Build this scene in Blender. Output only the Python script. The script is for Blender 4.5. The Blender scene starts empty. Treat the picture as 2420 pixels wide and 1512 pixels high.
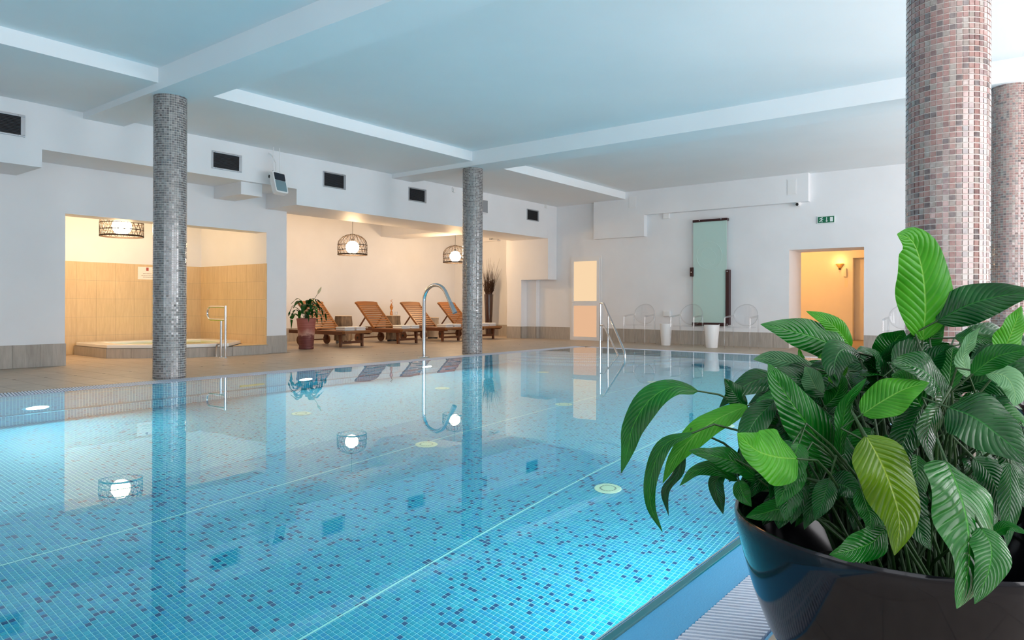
import bpy, math, random
import numpy as np
from mathutils import Vector, Matrix, Quaternion

random.seed(7)
S = bpy.context.scene
COL = S.collection

# ------------------------------------------------------------------ camera
F, CX, HY, H = 1660.0, 1210.0, 719.7, 0.92          # focal length / horizon in pixels of a 2420 x 1512 frame
TH, ROLL = math.radians(37.72), math.radians(0.2)
fw = np.array([math.cos(TH), math.sin(TH), 0.0])
rt = np.array([math.sin(TH), -math.cos(TH), 0.0])
up = np.array([0.0, 0.0, 1.0])
cr, sr = math.cos(ROLL), math.sin(ROLL)
EYE = np.array([0.0, 0.0, H])
cam_d = bpy.data.cameras.new('camera')
cam = bpy.data.objects.new('camera', cam_d)
COL.objects.link(cam)
cam_d.sensor_width = 36.0
cam_d.lens = F / 2420.0 * 36.0
cam_d.shift_y = (HY - 756.0) / 2420.0
cam_d.clip_start = 0.05
_r, _u, _b = rt * cr + up * sr, up * cr - rt * sr, -fw
cam.matrix_world = Matrix(((_r[0], _u[0], _b[0], 0.0), (_r[1], _u[1], _b[1], 0.0), (_r[2], _u[2], _b[2], H), (0, 0, 0, 1)))
S.camera = cam

# ------------------------------------------------------------------ world, daylight, exposure
S.view_settings.view_transform = 'Standard'
S.view_settings.look = 'None'
S.view_settings.gamma = 1.0
S.view_settings.use_curve_mapping = False
S.view_settings.exposure = 0.0
S.cycles.use_denoising = True
S.cycles.max_bounces = 10
S.cycles.diffuse_bounces = 5
S.cycles.glossy_bounces = 4
S.cycles.transmission_bounces = 6
S.cycles.transparent_max_bounces = 48
S.cycles.sample_clamp_indirect = 6.0
W = bpy.data.worlds.new('sky'); S.world = W; W.use_nodes = True
W.node_tree.nodes['Background'].inputs[0].default_value = (0.72, 0.84, 1.0, 1)
W.node_tree.nodes['Background'].inputs[1].default_value = 1.0


def area_light(name, loc, direction, sx, sy, power, color):
    d = bpy.data.lights.new(name, 'AREA'); d.shape = 'RECTANGLE'; d.size = sx; d.size_y = sy
    d.energy = power; d.color = color
    o = bpy.data.objects.new(name, d); COL.objects.link(o)
    o.location = loc
    o.rotation_euler = Vector(direction).to_track_quat('-Z', 'Z').to_euler()
    return o


WIN_Y, WIN_X = -3.6, -3.6                       # window walls behind and beside the camera
WIN_R = [(-2.9, -0.7), (0.2, 3.8), (5.0, 8.7), (9.9, 13.6)]
WIN_B = [(-1.9, 0.6), (2.6, 5.4)]
for (a, b), k in zip(WIN_R, (0.35, 1.0, 0.8, 1.35)):          # light strength shifted between windows by hand to dim the beam faces
    area_light('daylight', ((a + b) / 2, WIN_Y - 0.3, 1.85), (0, 1, 0), b - a, 2.9, 112 * k * (b - a) / 2, (1.0, 0.945, 0.945))
for (a, b) in WIN_B:
    area_light('daylight', (WIN_X - 0.3, (a + b) / 2, 1.7), (1, 0, 0), b - a, 2.5, 26 * (b - a) / 2, (1.0, 0.96, 0.98))

# added fill light: lies outside facing up through the windows to brighten the ceiling
area_light('ceiling_fill', (6.5, -7.2, -0.1), (0, 0, 1), 18.0, 5.5, 3300, (1.0, 0.95, 0.95))

# ------------------------------------------------------------------ pixel helpers: a pixel is only a direction, a surface gives the distance


def ray(px, py):
    a = (px - CX) / F; b = -(py - HY) / F
    return (a * cr - b * sr) * rt + (a * sr + b * cr) * up + fw


def gz(px, py, z=0.0):
    r = ray(px, py); return EYE + r * ((z - H) / r[2])


def gy(px, py, y):
    r = ray(px, py); return EYE + r * (y / r[1])


def gx(px, py, x):
    r = ray(px, py); return EYE + r * (x / r[0])


def gd(px, py, d):
    return EYE + ray(px, py) * d


def pix(P):
    P = np.asarray(P, float) - EYE
    Z = P @ fw; X = (P @ rt) / Z; Y = (P @ up) / Z
    return np.stack([CX + F * (X * cr + Y * sr), HY - F * (Y * cr - X * sr)], -1), Z


# ------------------------------------------------------------------ materials
def srgb(r, g, b):
    f = lambda c: (c / 12.92 if c <= 0.04045 else ((c + 0.055) / 1.055) ** 2.4)
    return (f(r / 255), f(g / 255), f(b / 255), 1.0)


class NT:
    def __init__(self, name):
        self.m = bpy.data.materials.new(name); self.m.use_nodes = True
        self.t = self.m.node_tree; self.n = self.t.nodes; self.l = self.t.links
        self.b = self.n['Principled BSDF']; self.out = self.n['Material Output']

    def node(self, ty, **kw):
        x = self.n.new(ty)
        for k, v in kw.items(): setattr(x, k, v)
        return x

    def link(self, a, b): self.l.new(a, b)

    def math(self, op, a, b=None, c=None):
        x = self.n.new('ShaderNodeMath'); x.operation = op
        for i, v in enumerate((a, b, c)):
            if v is None: continue
            if isinstance(v, (int, float)): x.inputs[i].default_value = v
            else: self.link(v, x.inputs[i])
        return x.outputs[0]

    def ramp(self, fac, stops, interp='LINEAR'):
        x = self.n.new('ShaderNodeValToRGB'); x.color_ramp.interpolation = interp
        e = x.color_ramp.elements
        while len(e) < len(stops): e.new(0.5)
        for i, (p, c) in enumerate(stops): e[i].position = p; e[i].color = c
        self.link(fac, x.inputs[0]); return x.outputs[0]

    def mix(self, fac, a, b, blend='MIX'):
        x = self.n.new('ShaderNodeMix'); x.data_type = 'RGBA'; x.blend_type = blend
        for i, v in ((0, fac), (6, a), (7, b)):
            if isinstance(v, (int, float, tuple)): x.inputs[i].default_value = v
            else: self.link(v, x.inputs[i])
        return x.outputs[2]

    def bump(self, h, strength=0.3, dist=0.01):
        x = self.n.new('ShaderNodeBump'); x.inputs['Strength'].default_value = strength
        x.inputs['Distance'].default_value = dist
        self.link(h, x.inputs['Height']); self.link(x.outputs[0], self.b.inputs['Normal']); return x.outputs[0]

    def noise(self, vec, scale, detail=3, rough=0.5):
        x = self.n.new('ShaderNodeTexNoise'); x.inputs['Scale'].default_value = scale
        x.inputs['Detail'].default_value = detail; x.inputs['Roughness'].default_value = rough
        if vec is not None: self.link(vec, x.inputs['Vector'])
        return x.outputs[0]

    def pos(self):
        return self.n.new('ShaderNodeNewGeometry').outputs['Position']

    def obj(self):
        return self.n.new('ShaderNodeTexCoord').outputs['Object']

    def scale(self, vec, s, off=(0, 0, 0)):
        x = self.n.new('ShaderNodeMapping'); x.inputs['Scale'].default_value = s; x.inputs['Location'].default_value = off
        self.link(vec, x.inputs[0]); return x.outputs[0]

    def set(self, **kw):
        for k, v in kw.items():
            s = self.b.inputs[k.replace('_', ' ')]
            if isinstance(v, (int, float, tuple)): s.default_value = v
            else: self.link(v, s)
        return self


def plain(name, col, rough=0.5, metal=0.0, spec=0.5, noise=0.0, bump=0.0, scale=20.0, coat=0.0):
    t = NT(name)
    t.set(Base_Color=col, Roughness=rough, Metallic=metal, Specular_IOR_Level=spec, Coat_Weight=coat)
    if noise or bump:
        n = t.noise(t.obj(), scale, 4)
        if noise:
            dk = tuple(c * (1 - noise) for c in col[:3]) + (1,); lt = tuple(min(1, c * (1 + noise)) for c in col[:3]) + (1,)
            t.set(Base_Color=t.ramp(n, [(0.3, dk), (0.7, lt)]))
        if bump: t.bump(n, bump, 0.01)
    return t.m


M = {}
# white painted plaster, faint roller texture
t = NT('white_plaster'); n = t.noise(t.pos(), 1.2, 3); n2 = t.noise(t.pos(), 60, 2)
t.set(Base_Color=t.ramp(n, [(0.3, srgb(233, 234, 236)), (0.7, srgb(239, 240, 242))]), Roughness=0.55, Specular_IOR_Level=0.3); t.bump(n2, 0.05, 0.004)
M['plaster'] = t.m
t = NT('ceiling_paint'); n = t.noise(t.pos(), 0.8, 3)
t.set(Base_Color=t.ramp(n, [(0.3, srgb(236, 239, 241)), (0.7, srgb(240, 243, 245))]), Roughness=0.6, Specular_IOR_Level=0.25)
M['ceiling'] = t.m


def stone_tile(name, c1, c2, rough, stretch=(1, 1, 1), amount=1.0):
    t = NT(name)
    p = t.pos()
    n = t.noise(t.scale(p, stretch), 9, 5, 0.65)
    col = t.ramp(n, [(0.28, c1), (0.72, c2)])
    oi = t.node('ShaderNodeObjectInfo')
    cell = t.node('ShaderNodeVectorMath', operation='FLOOR')
    t.link(t.scale(p, (3.003, 3.003, 3.003)), cell.inputs[0])
    wn = t.node('ShaderNodeTexWhiteNoise'); wn.noise_dimensions = '3D'; t.link(cell.outputs[0], wn.inputs[0])
    v = t.math('MULTIPLY_ADD', wn.outputs[0], 0.12 * amount, 1.0 - 0.06 * amount)
    hs = t.node('ShaderNodeHueSaturation'); t.link(v, hs.inputs['Value']); t.link(col, hs.inputs['Color'])
    t.set(Base_Color=hs.outputs[0], Roughness=rough, Specular_IOR_Level=0.4)
    t.bump(t.noise(t.scale(p, stretch), 40, 3), 0.08, 0.004)
    return t.m


M['deck_tile'] = stone_tile('beige_deck_tile', srgb(168, 152, 134), srgb(188, 172, 153), 0.42, (1, 1.6, 1))
M['base_tile'] = stone_tile('grey_beige_base_tile', srgb(160, 152, 142), srgb(186, 178, 168), 0.5, (3, 3, 0.35))
M['wall_tile'] = stone_tile('sand_wall_tile', srgb(204, 178, 138), srgb(220, 196, 156), 0.5, (3, 3, 0.35), 0.7)
M['grout'] = plain('beige_grout', srgb(160, 148, 134), 0.85)
M['dark_grout'] = plain('dark_grout', srgb(96, 88, 80), 0.85)

PITCH = 0.030


def mosaic_color(t, cellvec, palette):
    wn = t.node('ShaderNodeTexWhiteNoise'); wn.noise_dimensions = '3D'; t.link(cellvec, wn.inputs[0])
    return t.ramp(wn.outputs[0], palette, 'CONSTANT'), wn


POOL_PAL = [(0.0, srgb(0, 72, 124)), (0.085, srgb(52, 170, 196)), (0.16, srgb(8, 150, 188)), (0.42, srgb(6, 154, 184)), (0.62, srgb(4, 144, 190)), (0.82, srgb(16, 158, 190))]


def pool_mosaic(name, flat):
    """blue glass mosaic in world cells of PITCH; flat=True draws joints too (surfaces too far to tell tiles apart)"""
    t = NT(name)
    p = t.pos()
    off = t.scale(p, (1 / PITCH,) * 3, (0.5, 0.5, 0.5))
    fl = t.node('ShaderNodeVectorMath', operation='FLOOR'); t.link(off, fl.inputs[0])
    col, wn = mosaic_color(t, fl.outputs[0], POOL_PAL)
    rough = 0.45
    if flat:
        fr = t.node('ShaderNodeVectorMath', operation='FRACTION'); t.link(off, fr.inputs[0])
        sx = t.node('ShaderNodeSeparateXYZ'); t.link(fr.outputs[0], sx.inputs[0])
        nrm = t.node('ShaderNodeSeparateXYZ'); t.link(t.n.new('ShaderNodeNewGeometry').outputs['True Normal'], nrm.inputs[0])
        g = None
        for i in range(3):
            d = t.math('ABSOLUTE', t.math('SUBTRACT', sx.outputs[i], 0.5))
            line = t.math('GREATER_THAN', d, 0.43)
            use = t.math('LESS_THAN', t.math('ABSOLUTE', nrm.outputs[i]), 0.7)   # no joint across the face's own normal
            line = t.math('MULTIPLY', line, use)
            g = line if g is None else t.math('MAXIMUM', g, line)
        col = t.mix(g, col, srgb(190, 238, 240))
    t.set(Base_Color=col, Roughness=rough, Specular_IOR_Level=0.4)
    return t.m


M['pool_tile'] = pool_mosaic('blue_glass_mosaic', False)
M['pool_flat'] = pool_mosaic('blue_mosaic_with_joints', True)
M['pool_grout'] = plain('pale_pool_grout', srgb(196, 240, 242), 0.7)
M['pale_nosing'] = plain('pale_step_nosing', srgb(196, 236, 226), 0.5)

GREY_PAL = [(0.0, srgb(44, 37, 40)), (0.20, srgb(86, 80, 80)), (0.40, srgb(106, 100, 98)), (0.62, srgb(130, 124, 121)), (0.82, srgb(148, 143, 140)), (0.93, srgb(60, 53, 55))]
PINK_PAL = [(0.0, srgb(104, 52, 45)), (0.16, srgb(142, 86, 75)), (0.36, srgb(152, 104, 92)), (0.58, srgb(146, 118, 108)), (0.78, srgb(140, 128, 118)), (0.90, srgb(70, 46, 45))]
COL_N = 42


def column_mosaic(name, cx, cy, pal):
    t = NT(name)
    s = t.node('ShaderNodeSeparateXYZ'); t.link(t.pos(), s.inputs[0])
    ang = t.math('ARCTAN2', t.math('SUBTRACT', s.outputs[1], cy), t.math('SUBTRACT', s.outputs[0], cx))
    ca = t.math('FLOOR', t.math('MULTIPLY', ang, COL_N / (2 * math.pi)))
    cz = t.math('FLOOR', t.math('DIVIDE', s.outputs[2], 0.0284))
    cb = t.node('ShaderNodeCombineXYZ'); t.link(ca, cb.inputs[0]); t.link(cz, cb.inputs[1]); cb.inputs[2].default_value = cx
    col, wn = mosaic_color(t, cb.outputs[0], pal)
    nz = t.noise(t.pos(), 45, 3)
    col = t.mix(0.25, col, t.ramp(nz, [(0.3, (0.25, 0.22, 0.22, 1)), (0.7, (0.6, 0.56, 0.55, 1))]))
    t.set(Base_Color=col, Roughness=0.07, Specular_IOR_Level=0.75, Coat_Weight=0.7, Coat_Roughness=0.04)
    t.bump(t.noise(t.pos(), 70, 2), 0.16, 0.004)
    return t.m


M['col_grout'] = plain('light_grey_grout', srgb(216, 210, 204), 0.8)


def wood(name, c1, c2, rough=0.45, axis=0, sc=None):
    t = NT(name)
    s = [18, 18, 18] if sc is None else [sc] * 3; s[axis] = 1.2
    n = t.noise(t.scale(t.obj(), tuple(s)), 2.2, 5, 0.6)
    t.set(Base_Color=t.ramp(n, [(0.25, c1), (0.75, c2)]), Roughness=rough, Specular_IOR_Level=0.45)
    t.bump(n, 0.12, 0.004)
    return t.m


M['teak'] = wood('oiled_teak', srgb(112, 66, 28), srgb(160, 104, 50), 0.4)
M['teak_dark'] = wood('dark_teak_underframe', srgb(78, 42, 22), srgb(118, 66, 34), 0.45, 1)
M['wenge'] = wood('dark_red_wood', srgb(44, 18, 20), srgb(66, 28, 28), 0.35, 2)
M['bark'] = wood('debarked_stump_wood', srgb(62, 44, 32), srgb(176, 146, 112), 0.7, 2, 7)
M['pale_wood'] = wood('pale_stump_wood', srgb(176, 154, 128), srgb(208, 188, 160), 0.65, 2)
M['cut_wood'] = plain('sawn_wood_top', srgb(206, 178, 140), 0.6, noise=0.15, scale=14)
M['chrome'] = plain('polished_steel', (0.72, 0.73, 0.75, 1), 0.12, 1.0)
M['alu'] = plain('brushed_aluminium', (0.52, 0.54, 0.57, 1), 0.32, 1.0)
M['black'] = plain('matt_black', (0.012, 0.013, 0.016, 1), 0.5)
M['rubber'] = plain('dark_rubber', (0.02, 0.018, 0.016, 1), 0.6)
M['vent_slat'] = plain('dark_louvre', (0.06, 0.065, 0.075, 1), 0.4, 0.6)
M['white_plastic'] = plain('white_plastic', srgb(236, 236, 236), 0.35)
M['ivory_plastic'] = plain('ivory_plastic', srgb(226, 226, 196), 0.4)
M['acrylic_white'] = plain('white_acrylic_tub', srgb(240, 238, 232), 0.25, coat=0.3)
M['grey_plastic'] = plain('grey_plastic', srgb(150, 152, 155), 0.45)
M['towel'] = plain('white_terry', srgb(240, 238, 234), 0.95, bump=0.6, scale=220)
M['grate'] = plain('white_grate_plastic', srgb(214, 222, 236), 0.5, bump=0.25, scale=300)
M['lip_blue'] = plain('blue_overflow_lip', srgb(66, 164, 214), 0.18, spec=0.6, bump=0.25, scale=160)
M['bead'] = plain('teal_edge_bead', srgb(8, 112, 122), 0.1, spec=0.6)
M['steel_line'] = plain('bright_steel_strip', (0.8, 0.82, 0.84, 1), 0.15, 1.0)
M['soil'] = plain('black_soil', (0.006, 0.005, 0.004, 1), 0.95, bump=0.8, scale=60)
M['bowl'] = plain('gloss_black_planter', (0.006, 0.006, 0.009, 1), 0.08, spec=0.38)
M['green_sign'] = plain('exit_green', srgb(0, 104, 70), 0.4)
M['sign_white'] = plain('sign_white', srgb(232, 240, 238), 0.4)
M['paper'] = plain('white_paper', srgb(244, 238, 230), 0.6)
M['ink'] = plain('faint_ink', srgb(120, 100, 84), 0.7)
M['crest_red'] = plain('dull_red_print', srgb(158, 66, 58), 0.6)
M['rattan'] = plain('dark_rattan', srgb(36, 22, 12), 0.6, noise=0.2, scale=40)
M['twig'] = plain('dark_twig', srgb(58, 34, 20), 0.7)
M['vase_glaze'] = plain('dark_brown_glaze', srgb(62, 42, 38), 0.12, spec=0.6, coat=0.4)
M['sconce'] = plain('plaster_sconce', srgb(224, 190, 130), 0.6)
M['device_dark'] = plain('dark_blue_glass_panel', srgb(28, 36, 50), 0.12, spec=0.6)
M['device_grey'] = plain('teal_grey_panel', srgb(122, 148, 156), 0.2)
M['beige_plastic'] = plain('yellowed_plastic_grille', srgb(206, 200, 130), 0.5)
M['amber'] = NT('amber_glass').set(Base_Color=srgb(236, 150, 24), Roughness=0.1, Transmission_Weight=0.5).m

# glazed terracotta: maroon below, pale pink above, ragged band between
t = NT('two_tone_terracotta'); s = t.node('ShaderNodeSeparateXYZ'); t.link(t.obj(), s.inputs[0])
nz = t.noise(t.scale(t.obj(), (1, 1, 1)), 9, 4); rings = t.noise(t.scale(t.obj(), (0.6, 0.6, 26)), 3, 3)
h = t.math('ADD', s.outputs[2], t.math('MULTIPLY', nz, 0.22))
c = t.ramp(t.math('MULTIPLY', h, 1.25), [(0.0, srgb(92, 34, 34)), (0.46, srgb(96, 36, 38)), (0.52, srgb(198, 156, 140)), (0.66, srgb(160, 88, 78)), (1.0, srgb(164, 92, 84))])
c = t.mix(0.22, c, t.ramp(rings, [(0.35, srgb(104, 46, 42)), (0.65, srgb(190, 130, 116))]))
t.set(Base_Color=c, Roughness=0.5); t.bump(rings, 0.4, 0.01); M['terracotta'] = t.m


def clear_plastic(name, tint, rough=0.02, ior=1.45, extra=0.0):
    t = NT(name)
    tr = t.node('ShaderNodeBsdfTransparent'); tr.inputs[0].default_value = tint
    gl = t.node('ShaderNodeBsdfGlossy'); gl.inputs['Roughness'].default_value = rough
    lw = t.node('ShaderNodeLayerWeight'); lw.inputs[0].default_value = 0.5
    f = t.math('MULTIPLY_ADD', t.math('POWER', lw.outputs['Facing'], 4.0), ior - 0.95, 0.03 + extra)
    mx = t.node('ShaderNodeMixShader'); t.link(f, mx.inputs[0]); t.link(tr.outputs[0], mx.inputs[1]); t.link(gl.outputs[0], mx.inputs[2])
    t.link(mx.outputs[0], t.out.inputs[0]); return t.m


M['clear'] = clear_plastic('clear_polycarbonate', (0.975, 0.975, 0.98, 1), 0.03, 1.3, 0.015)
M['clear_leg'] = clear_plastic('clear_polycarbonate_solid', (0.95, 0.95, 0.955, 1), 0.05, 1.6, 0.12)
M['pane'] = clear_plastic('window_glass', (0.97, 0.98, 0.98, 1))
# frosted green glass
t = NT('frosted_green_glass'); t.set(Base_Color=srgb(188, 216, 208), Roughness=0.3, Specular_IOR_Level=0.4); M['green_glass'] = t.m
t = NT('etched_line'); t.set(Base_Color=srgb(200, 224, 217), Roughness=0.5); M['etch'] = t.m
# water
t = NT('pool_water')
bp = t.node('ShaderNodeBump'); bp.inputs['Strength'].default_value = 0.035; bp.inputs['Distance'].default_value = 0.02
t.link(t.noise(t.pos(), 1.6, 2), bp.inputs['Height'])
rf = t.node('ShaderNodeBsdfRefraction'); rf.inputs['IOR'].default_value = 1.333; rf.inputs['Roughness'].default_value = 0.0
rf.inputs['Color'].default_value = (0.70, 0.97, 0.98, 1)
gs = t.node('ShaderNodeBsdfGlossy'); gs.inputs['Roughness'].default_value = 0.0; gs.inputs['Color'].default_value = (1, 1, 1, 1)
fr = t.node('ShaderNodeFresnel'); fr.inputs['IOR'].default_value = 1.333
mx = t.node('ShaderNodeMixShader')
for n_ in (rf, gs, fr): t.link(bp.outputs[0], n_.inputs['Normal'])
t.link(fr.outputs[0], mx.inputs[0]); t.link(rf.outputs[0], mx.inputs[1]); t.link(gs.outputs[0], mx.inputs[2]); t.link(mx.outputs[0], t.out.inputs[0])
M['water'] = t.m
t = NT('green_whirlpool_water'); t.set(Base_Color=srgb(132, 166, 44), Roughness=0.08, Specular_IOR_Level=0.25); M['green_water'] = t.m


def emit(name, col, strength):
    t = NT(name); e = t.node('ShaderNodeEmission'); e.inputs[0].default_value = col; e.inputs[1].default_value = strength
    t.link(e.outputs[0], t.out.inputs[0]); return t.m


M['globe'] = emit('lit_glass_globe', (1.0, 0.66, 0.36, 1), 112.0)
M['lens'] = emit('lit_pool_lamp_lens', (0.92, 0.98, 1.0, 1), 60.0)
M['door_glow'] = emit('frosted_pane_lit_from_behind', (1.0, 0.60, 0.36, 1), 0.80)
t = NT('frosted_pane_lit_from_behind_upper'); M['door_glow2'] = emit('frosted_upper_pane_lit', (1.0, 0.72, 0.44, 1), 0.95)


def leaf_mat(name, dark, light, rib, gloss=0.28, trans=0.25):
    t = NT(name)
    uv = t.node('ShaderNodeUVMap'); s = t.node('ShaderNodeSeparateXYZ'); t.link(uv.outputs[0], s.inputs[0])
    u = t.math('ABSOLUTE', t.math('MULTIPLY_ADD', s.outputs[0], 2.0, -1.0))
    ph = t.math('SUBTRACT', t.math('MULTIPLY', s.outputs[1], 15.0), t.math('MULTIPLY', u, 3.4))
    wv = t.math('COSINE', t.math('MULTIPLY', ph, 2 * math.pi))          # lateral veins sweeping to the tip
    sharp = t.math('POWER', t.math('MULTIPLY_ADD', wv, 0.5, 0.5), 5.0)
    nz = t.noise(t.obj(), 14, 3)
    base = t.ramp(nz, [(0.3, dark), (0.72, light)])
    base = t.mix(t.math('MULTIPLY', sharp, 0.16), base, rib)
    mid = t.math('SUBTRACT', 1.0, t.math('SMOOTH_MIN', t.math('MULTIPLY', u, 22.0), 1.0, 0.1))
    base = t.mix(t.math('MULTIPLY', mid, 0.85), base, rib)
    t.set(Base_Color=base, Roughness=gloss, Specular_IOR_Level=0.3)
    hgt = t.math('ADD', t.math('ADD', t.math('MULTIPLY', sharp, -0.7), t.math('MULTIPLY', wv, -0.14)), t.math('MULTIPLY', mid, -0.8))
    nb = t.bump(hgt, 0.38, 0.006)
    tl = t.node('ShaderNodeBsdfTranslucent'); t.link(base, tl.inputs[0])
    mx = t.node('ShaderNodeMixShader'); mx.inputs[0].default_value = trans
    t.link(t.b.outputs[0], mx.inputs[1]); t.link(tl.outputs[0], mx.inputs[2]); t.link(mx.outputs[0], t.out.inputs[0])
    return t.m


LEAF = {
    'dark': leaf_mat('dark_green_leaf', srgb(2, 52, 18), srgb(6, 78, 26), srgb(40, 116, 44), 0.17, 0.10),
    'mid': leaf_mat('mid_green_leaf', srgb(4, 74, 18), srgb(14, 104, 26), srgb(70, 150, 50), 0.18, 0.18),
    'bright': leaf_mat('bright_green_leaf', srgb(44, 130, 22), srgb(74, 160, 34), srgb(140, 200, 86), 0.32, 0.35),
    'yellow': leaf_mat('yellow_green_leaf', srgb(64, 104, 12), srgb(92, 130, 20), srgb(156, 184, 56), 0.18, 0.2),
    'pale': leaf_mat('pale_leaf_underside', srgb(72, 128, 84), srgb(104, 156, 106), srgb(150, 192, 130), 0.4, 0.25),
}
M['stem'] = plain('green_stem', srgb(30, 66, 24), 0.5)
M['spathe'] = plain('faded_flower', srgb(206, 206, 170), 0.6)


# ------------------------------------------------------------------ mesh helpers
class MB:
    def __init__(self): self.v = []; self.f = []

    def quadbox(self, P):
        o = len(self.v); self.v += [tuple(map(float, p)) for p in P]
        for q in ((0, 3, 2, 1), (4, 5, 6, 7), (0, 1, 5, 4), (1, 2, 6, 5), (2, 3, 7, 6), (3, 0, 4, 7)): self.f.append(tuple(o + i for i in q))
        return self

    def box(self, x0, y0, z0, x1, y1, z1):
        if x0 > x1: x0, x1 = x1, x0
        if y0 > y1: y0, y1 = y1, y0
        if z0 > z1: z0, z1 = z1, z0
        return self.quadbox([(x0, y0, z0), (x1, y0, z0), (x1, y1, z0), (x0, y1, z0), (x0, y0, z1), (x1, y0, z1), (x1, y1, z1), (x0, y1, z1)])

    def bar(self, a, b, w, h, upv=(0, 0, 1)):
        """rectangular bar from a to b, w across, h along upv"""
        a = Vector(a); b = Vector(b); d = (b - a).normalized(); s = d.cross(Vector(upv))
        if s.length < 1e-5: s = d.cross(Vector((1, 0, 0)))
        s.normalize(); u = s.cross(d).normalized()
        P = []
        for e in (-h / 2, h / 2):
            P += [a - s * w / 2 + u * e, a + s * w / 2 + u * e, b + s * w / 2 + u * e, b - s * w / 2 + u * e]
        return self.quadbox(P)

    def tube(self, pts, r, n=8, closed=False, caps=True):
        pts = [Vector(p) for p in pts]; m = len(pts); o = len(self.v)
        rr = r if isinstance(r, (list, tuple)) else [r] * m
        T = []
        for i in range(m):
            if closed: d = pts[(i + 1) % m] - pts[i - 1]
            else: d = pts[min(i + 1, m - 1)] - pts[max(i - 1, 0)]
            T.append(d.normalized())
        ref = Vector((0, 0, 1)) if abs(T[0].z) < 0.9 else Vector((1, 0, 0))
        s = T[0].cross(ref).normalized()
        for i in range(m):
            s = (s - T[i] * s.dot(T[i])); s.normalize(); u = T[i].cross(s)
            for k in range(n):
                a = 2 * math.pi * k / n
                self.v.append(tuple(pts[i] + (s * math.cos(a) + u * math.sin(a)) * rr[i]))
        for i in range(m if closed else m - 1):
            j = (i + 1) % m
            for k in range(n):
                l = (k + 1) % n
                self.f.append((o + i * n + k, o + i * n + l, o + j * n + l, o + j * n + k))
        if caps and not closed:
            self.f.append(tuple(o + k for k in reversed(range(n)))); self.f.append(tuple(o + (m - 1) * n + k for k in range(n)))
        return self

    def lathe(self, prof, n=24, c=(0, 0, 0), closed_prof=False):
        o = len(self.v); m = len(prof)
        for (r, z) in prof:
            for k in range(n):
                a = 2 * math.pi * k / n
                self.v.append((c[0] + r * math.cos(a), c[1] + r * math.sin(a), c[2] + z))
        for i in range(m if closed_prof else m - 1):
            j = (i + 1) % m
            for k in range(n):
                l = (k + 1) % n
                self.f.append((o + i * n + k, o + i * n + l, o + j * n + l, o + j * n + k))
        if not closed_prof:
            if prof[0][0] > 1e-6: self.f.append(tuple(o + k for k in reversed(range(n))))
            if prof[-1][0] > 1e-6: self.f.append(tuple(o + (m - 1) * n + k for k in range(n)))
        return self

    def prism(self, poly, z0, z1):
        o = len(self.v); n = len(poly)
        self.v += [(p[0], p[1], z0) for p in poly] + [(p[0], p[1], z1) for p in poly]
        self.f.append(tuple(o + i for i in reversed(range(n)))); self.f.append(tuple(o + n + i for i in range(n)))
        for i in range(n):
            j = (i + 1) % n; self.f.append((o + i, o + j, o + n + j, o + n + i))
        return self

    def ring_prism(self, outer, inner, z0, z1):
        o = len(self.v); n = len(outer)
        for z in (z0, z1):
            self.v += [(p[0], p[1], z) for p in outer] + [(p[0], p[1], z) for p in inner]
        for i in range(n):
            j = (i + 1) % n
            O0, I0, O1, I1 = o, o + n, o + 2 * n, o + 3 * n
            self.f += [(O1 + i, O1 + j, I1 + j, I1 + i), (O0 + j, O0 + i, I0 + i, I0 + j), (O0 + i, O0 + j, O1 + j, O1 + i), (I0 + j, I0 + i, I1 + i, I1 + j)]
        return self

    def extrude_poly(self, P, d):
        """planar 3D polygon P given thickness vector d"""
        o = len(self.v); n = len(P); d = Vector(d)
        self.v += [tuple(Vector(p)) for p in P] + [tuple(Vector(p) + d) for p in P]
        self.f.append(tuple(o + i for i in range(n))); self.f.append(tuple(o + n + i for i in reversed(range(n))))
        for i in range(n):
            j = (i + 1) % n; self.f.append((o + j, o + i, o + n + i, o + n + j))
        return self

    def mesh(self, name, smooth=False):
        m = bpy.data.meshes.new(name); m.from_pydata(self.v, [], self.f); m.update()
        if smooth:
            m.polygons.foreach_set('use_smooth', [True] * len(m.polygons))
            try: m.set_sharp_from_angle(angle=math.radians(40))
            except Exception: pass
        return m

    def build(self, name, mat, parent=None, smooth=False, bevel=0.0, origin=None):
        if origin is not None:
            self.v = [(a - origin[0], b - origin[1], c - origin[2]) for a, b, c in self.v]
        o = bpy.data.objects.new(name, self.mesh(name, smooth)); COL.objects.link(o)
        o.data.materials.append(mat)
        if origin is not None: o.location = origin
        if parent is not None: o.parent = parent
        if bevel:
            b = o.modifiers.new('bevel', 'BEVEL'); b.width = bevel; b.segments = 2; b.limit_method = 'ANGLE'
        return o


def tag(o, label, cat, group=None, kind=None):
    o['label'] = label; o['category'] = cat
    if group: o['group'] = group
    if kind: o['kind'] = kind
    return o


def struct(o, label=None, cat=None):
    o['kind'] = 'structure'
    if label: o['label'] = label
    if cat: o['category'] = cat
    return o


def empty(name, loc=(0, 0, 0), rz=0.0):
    o = bpy.data.objects.new(name, None); COL.objects.link(o); o.location = loc; o.rotation_euler = (0, 0, rz)
    o.empty_display_size = 0.1
    return o


def copy_tree(o, parent=None):
    c = o.copy(); COL.objects.link(c); c.parent = parent
    for ch in list(o.children): copy_tree(ch, c)
    return c


def share(name, mesh, loc, parent, rz=0.0):
    o = bpy.data.objects.new(name, mesh); COL.objects.link(o); o.parent = parent; o.location = loc
    if rz: o.rotation_euler = (0, 0, rz)
    return o


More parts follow.
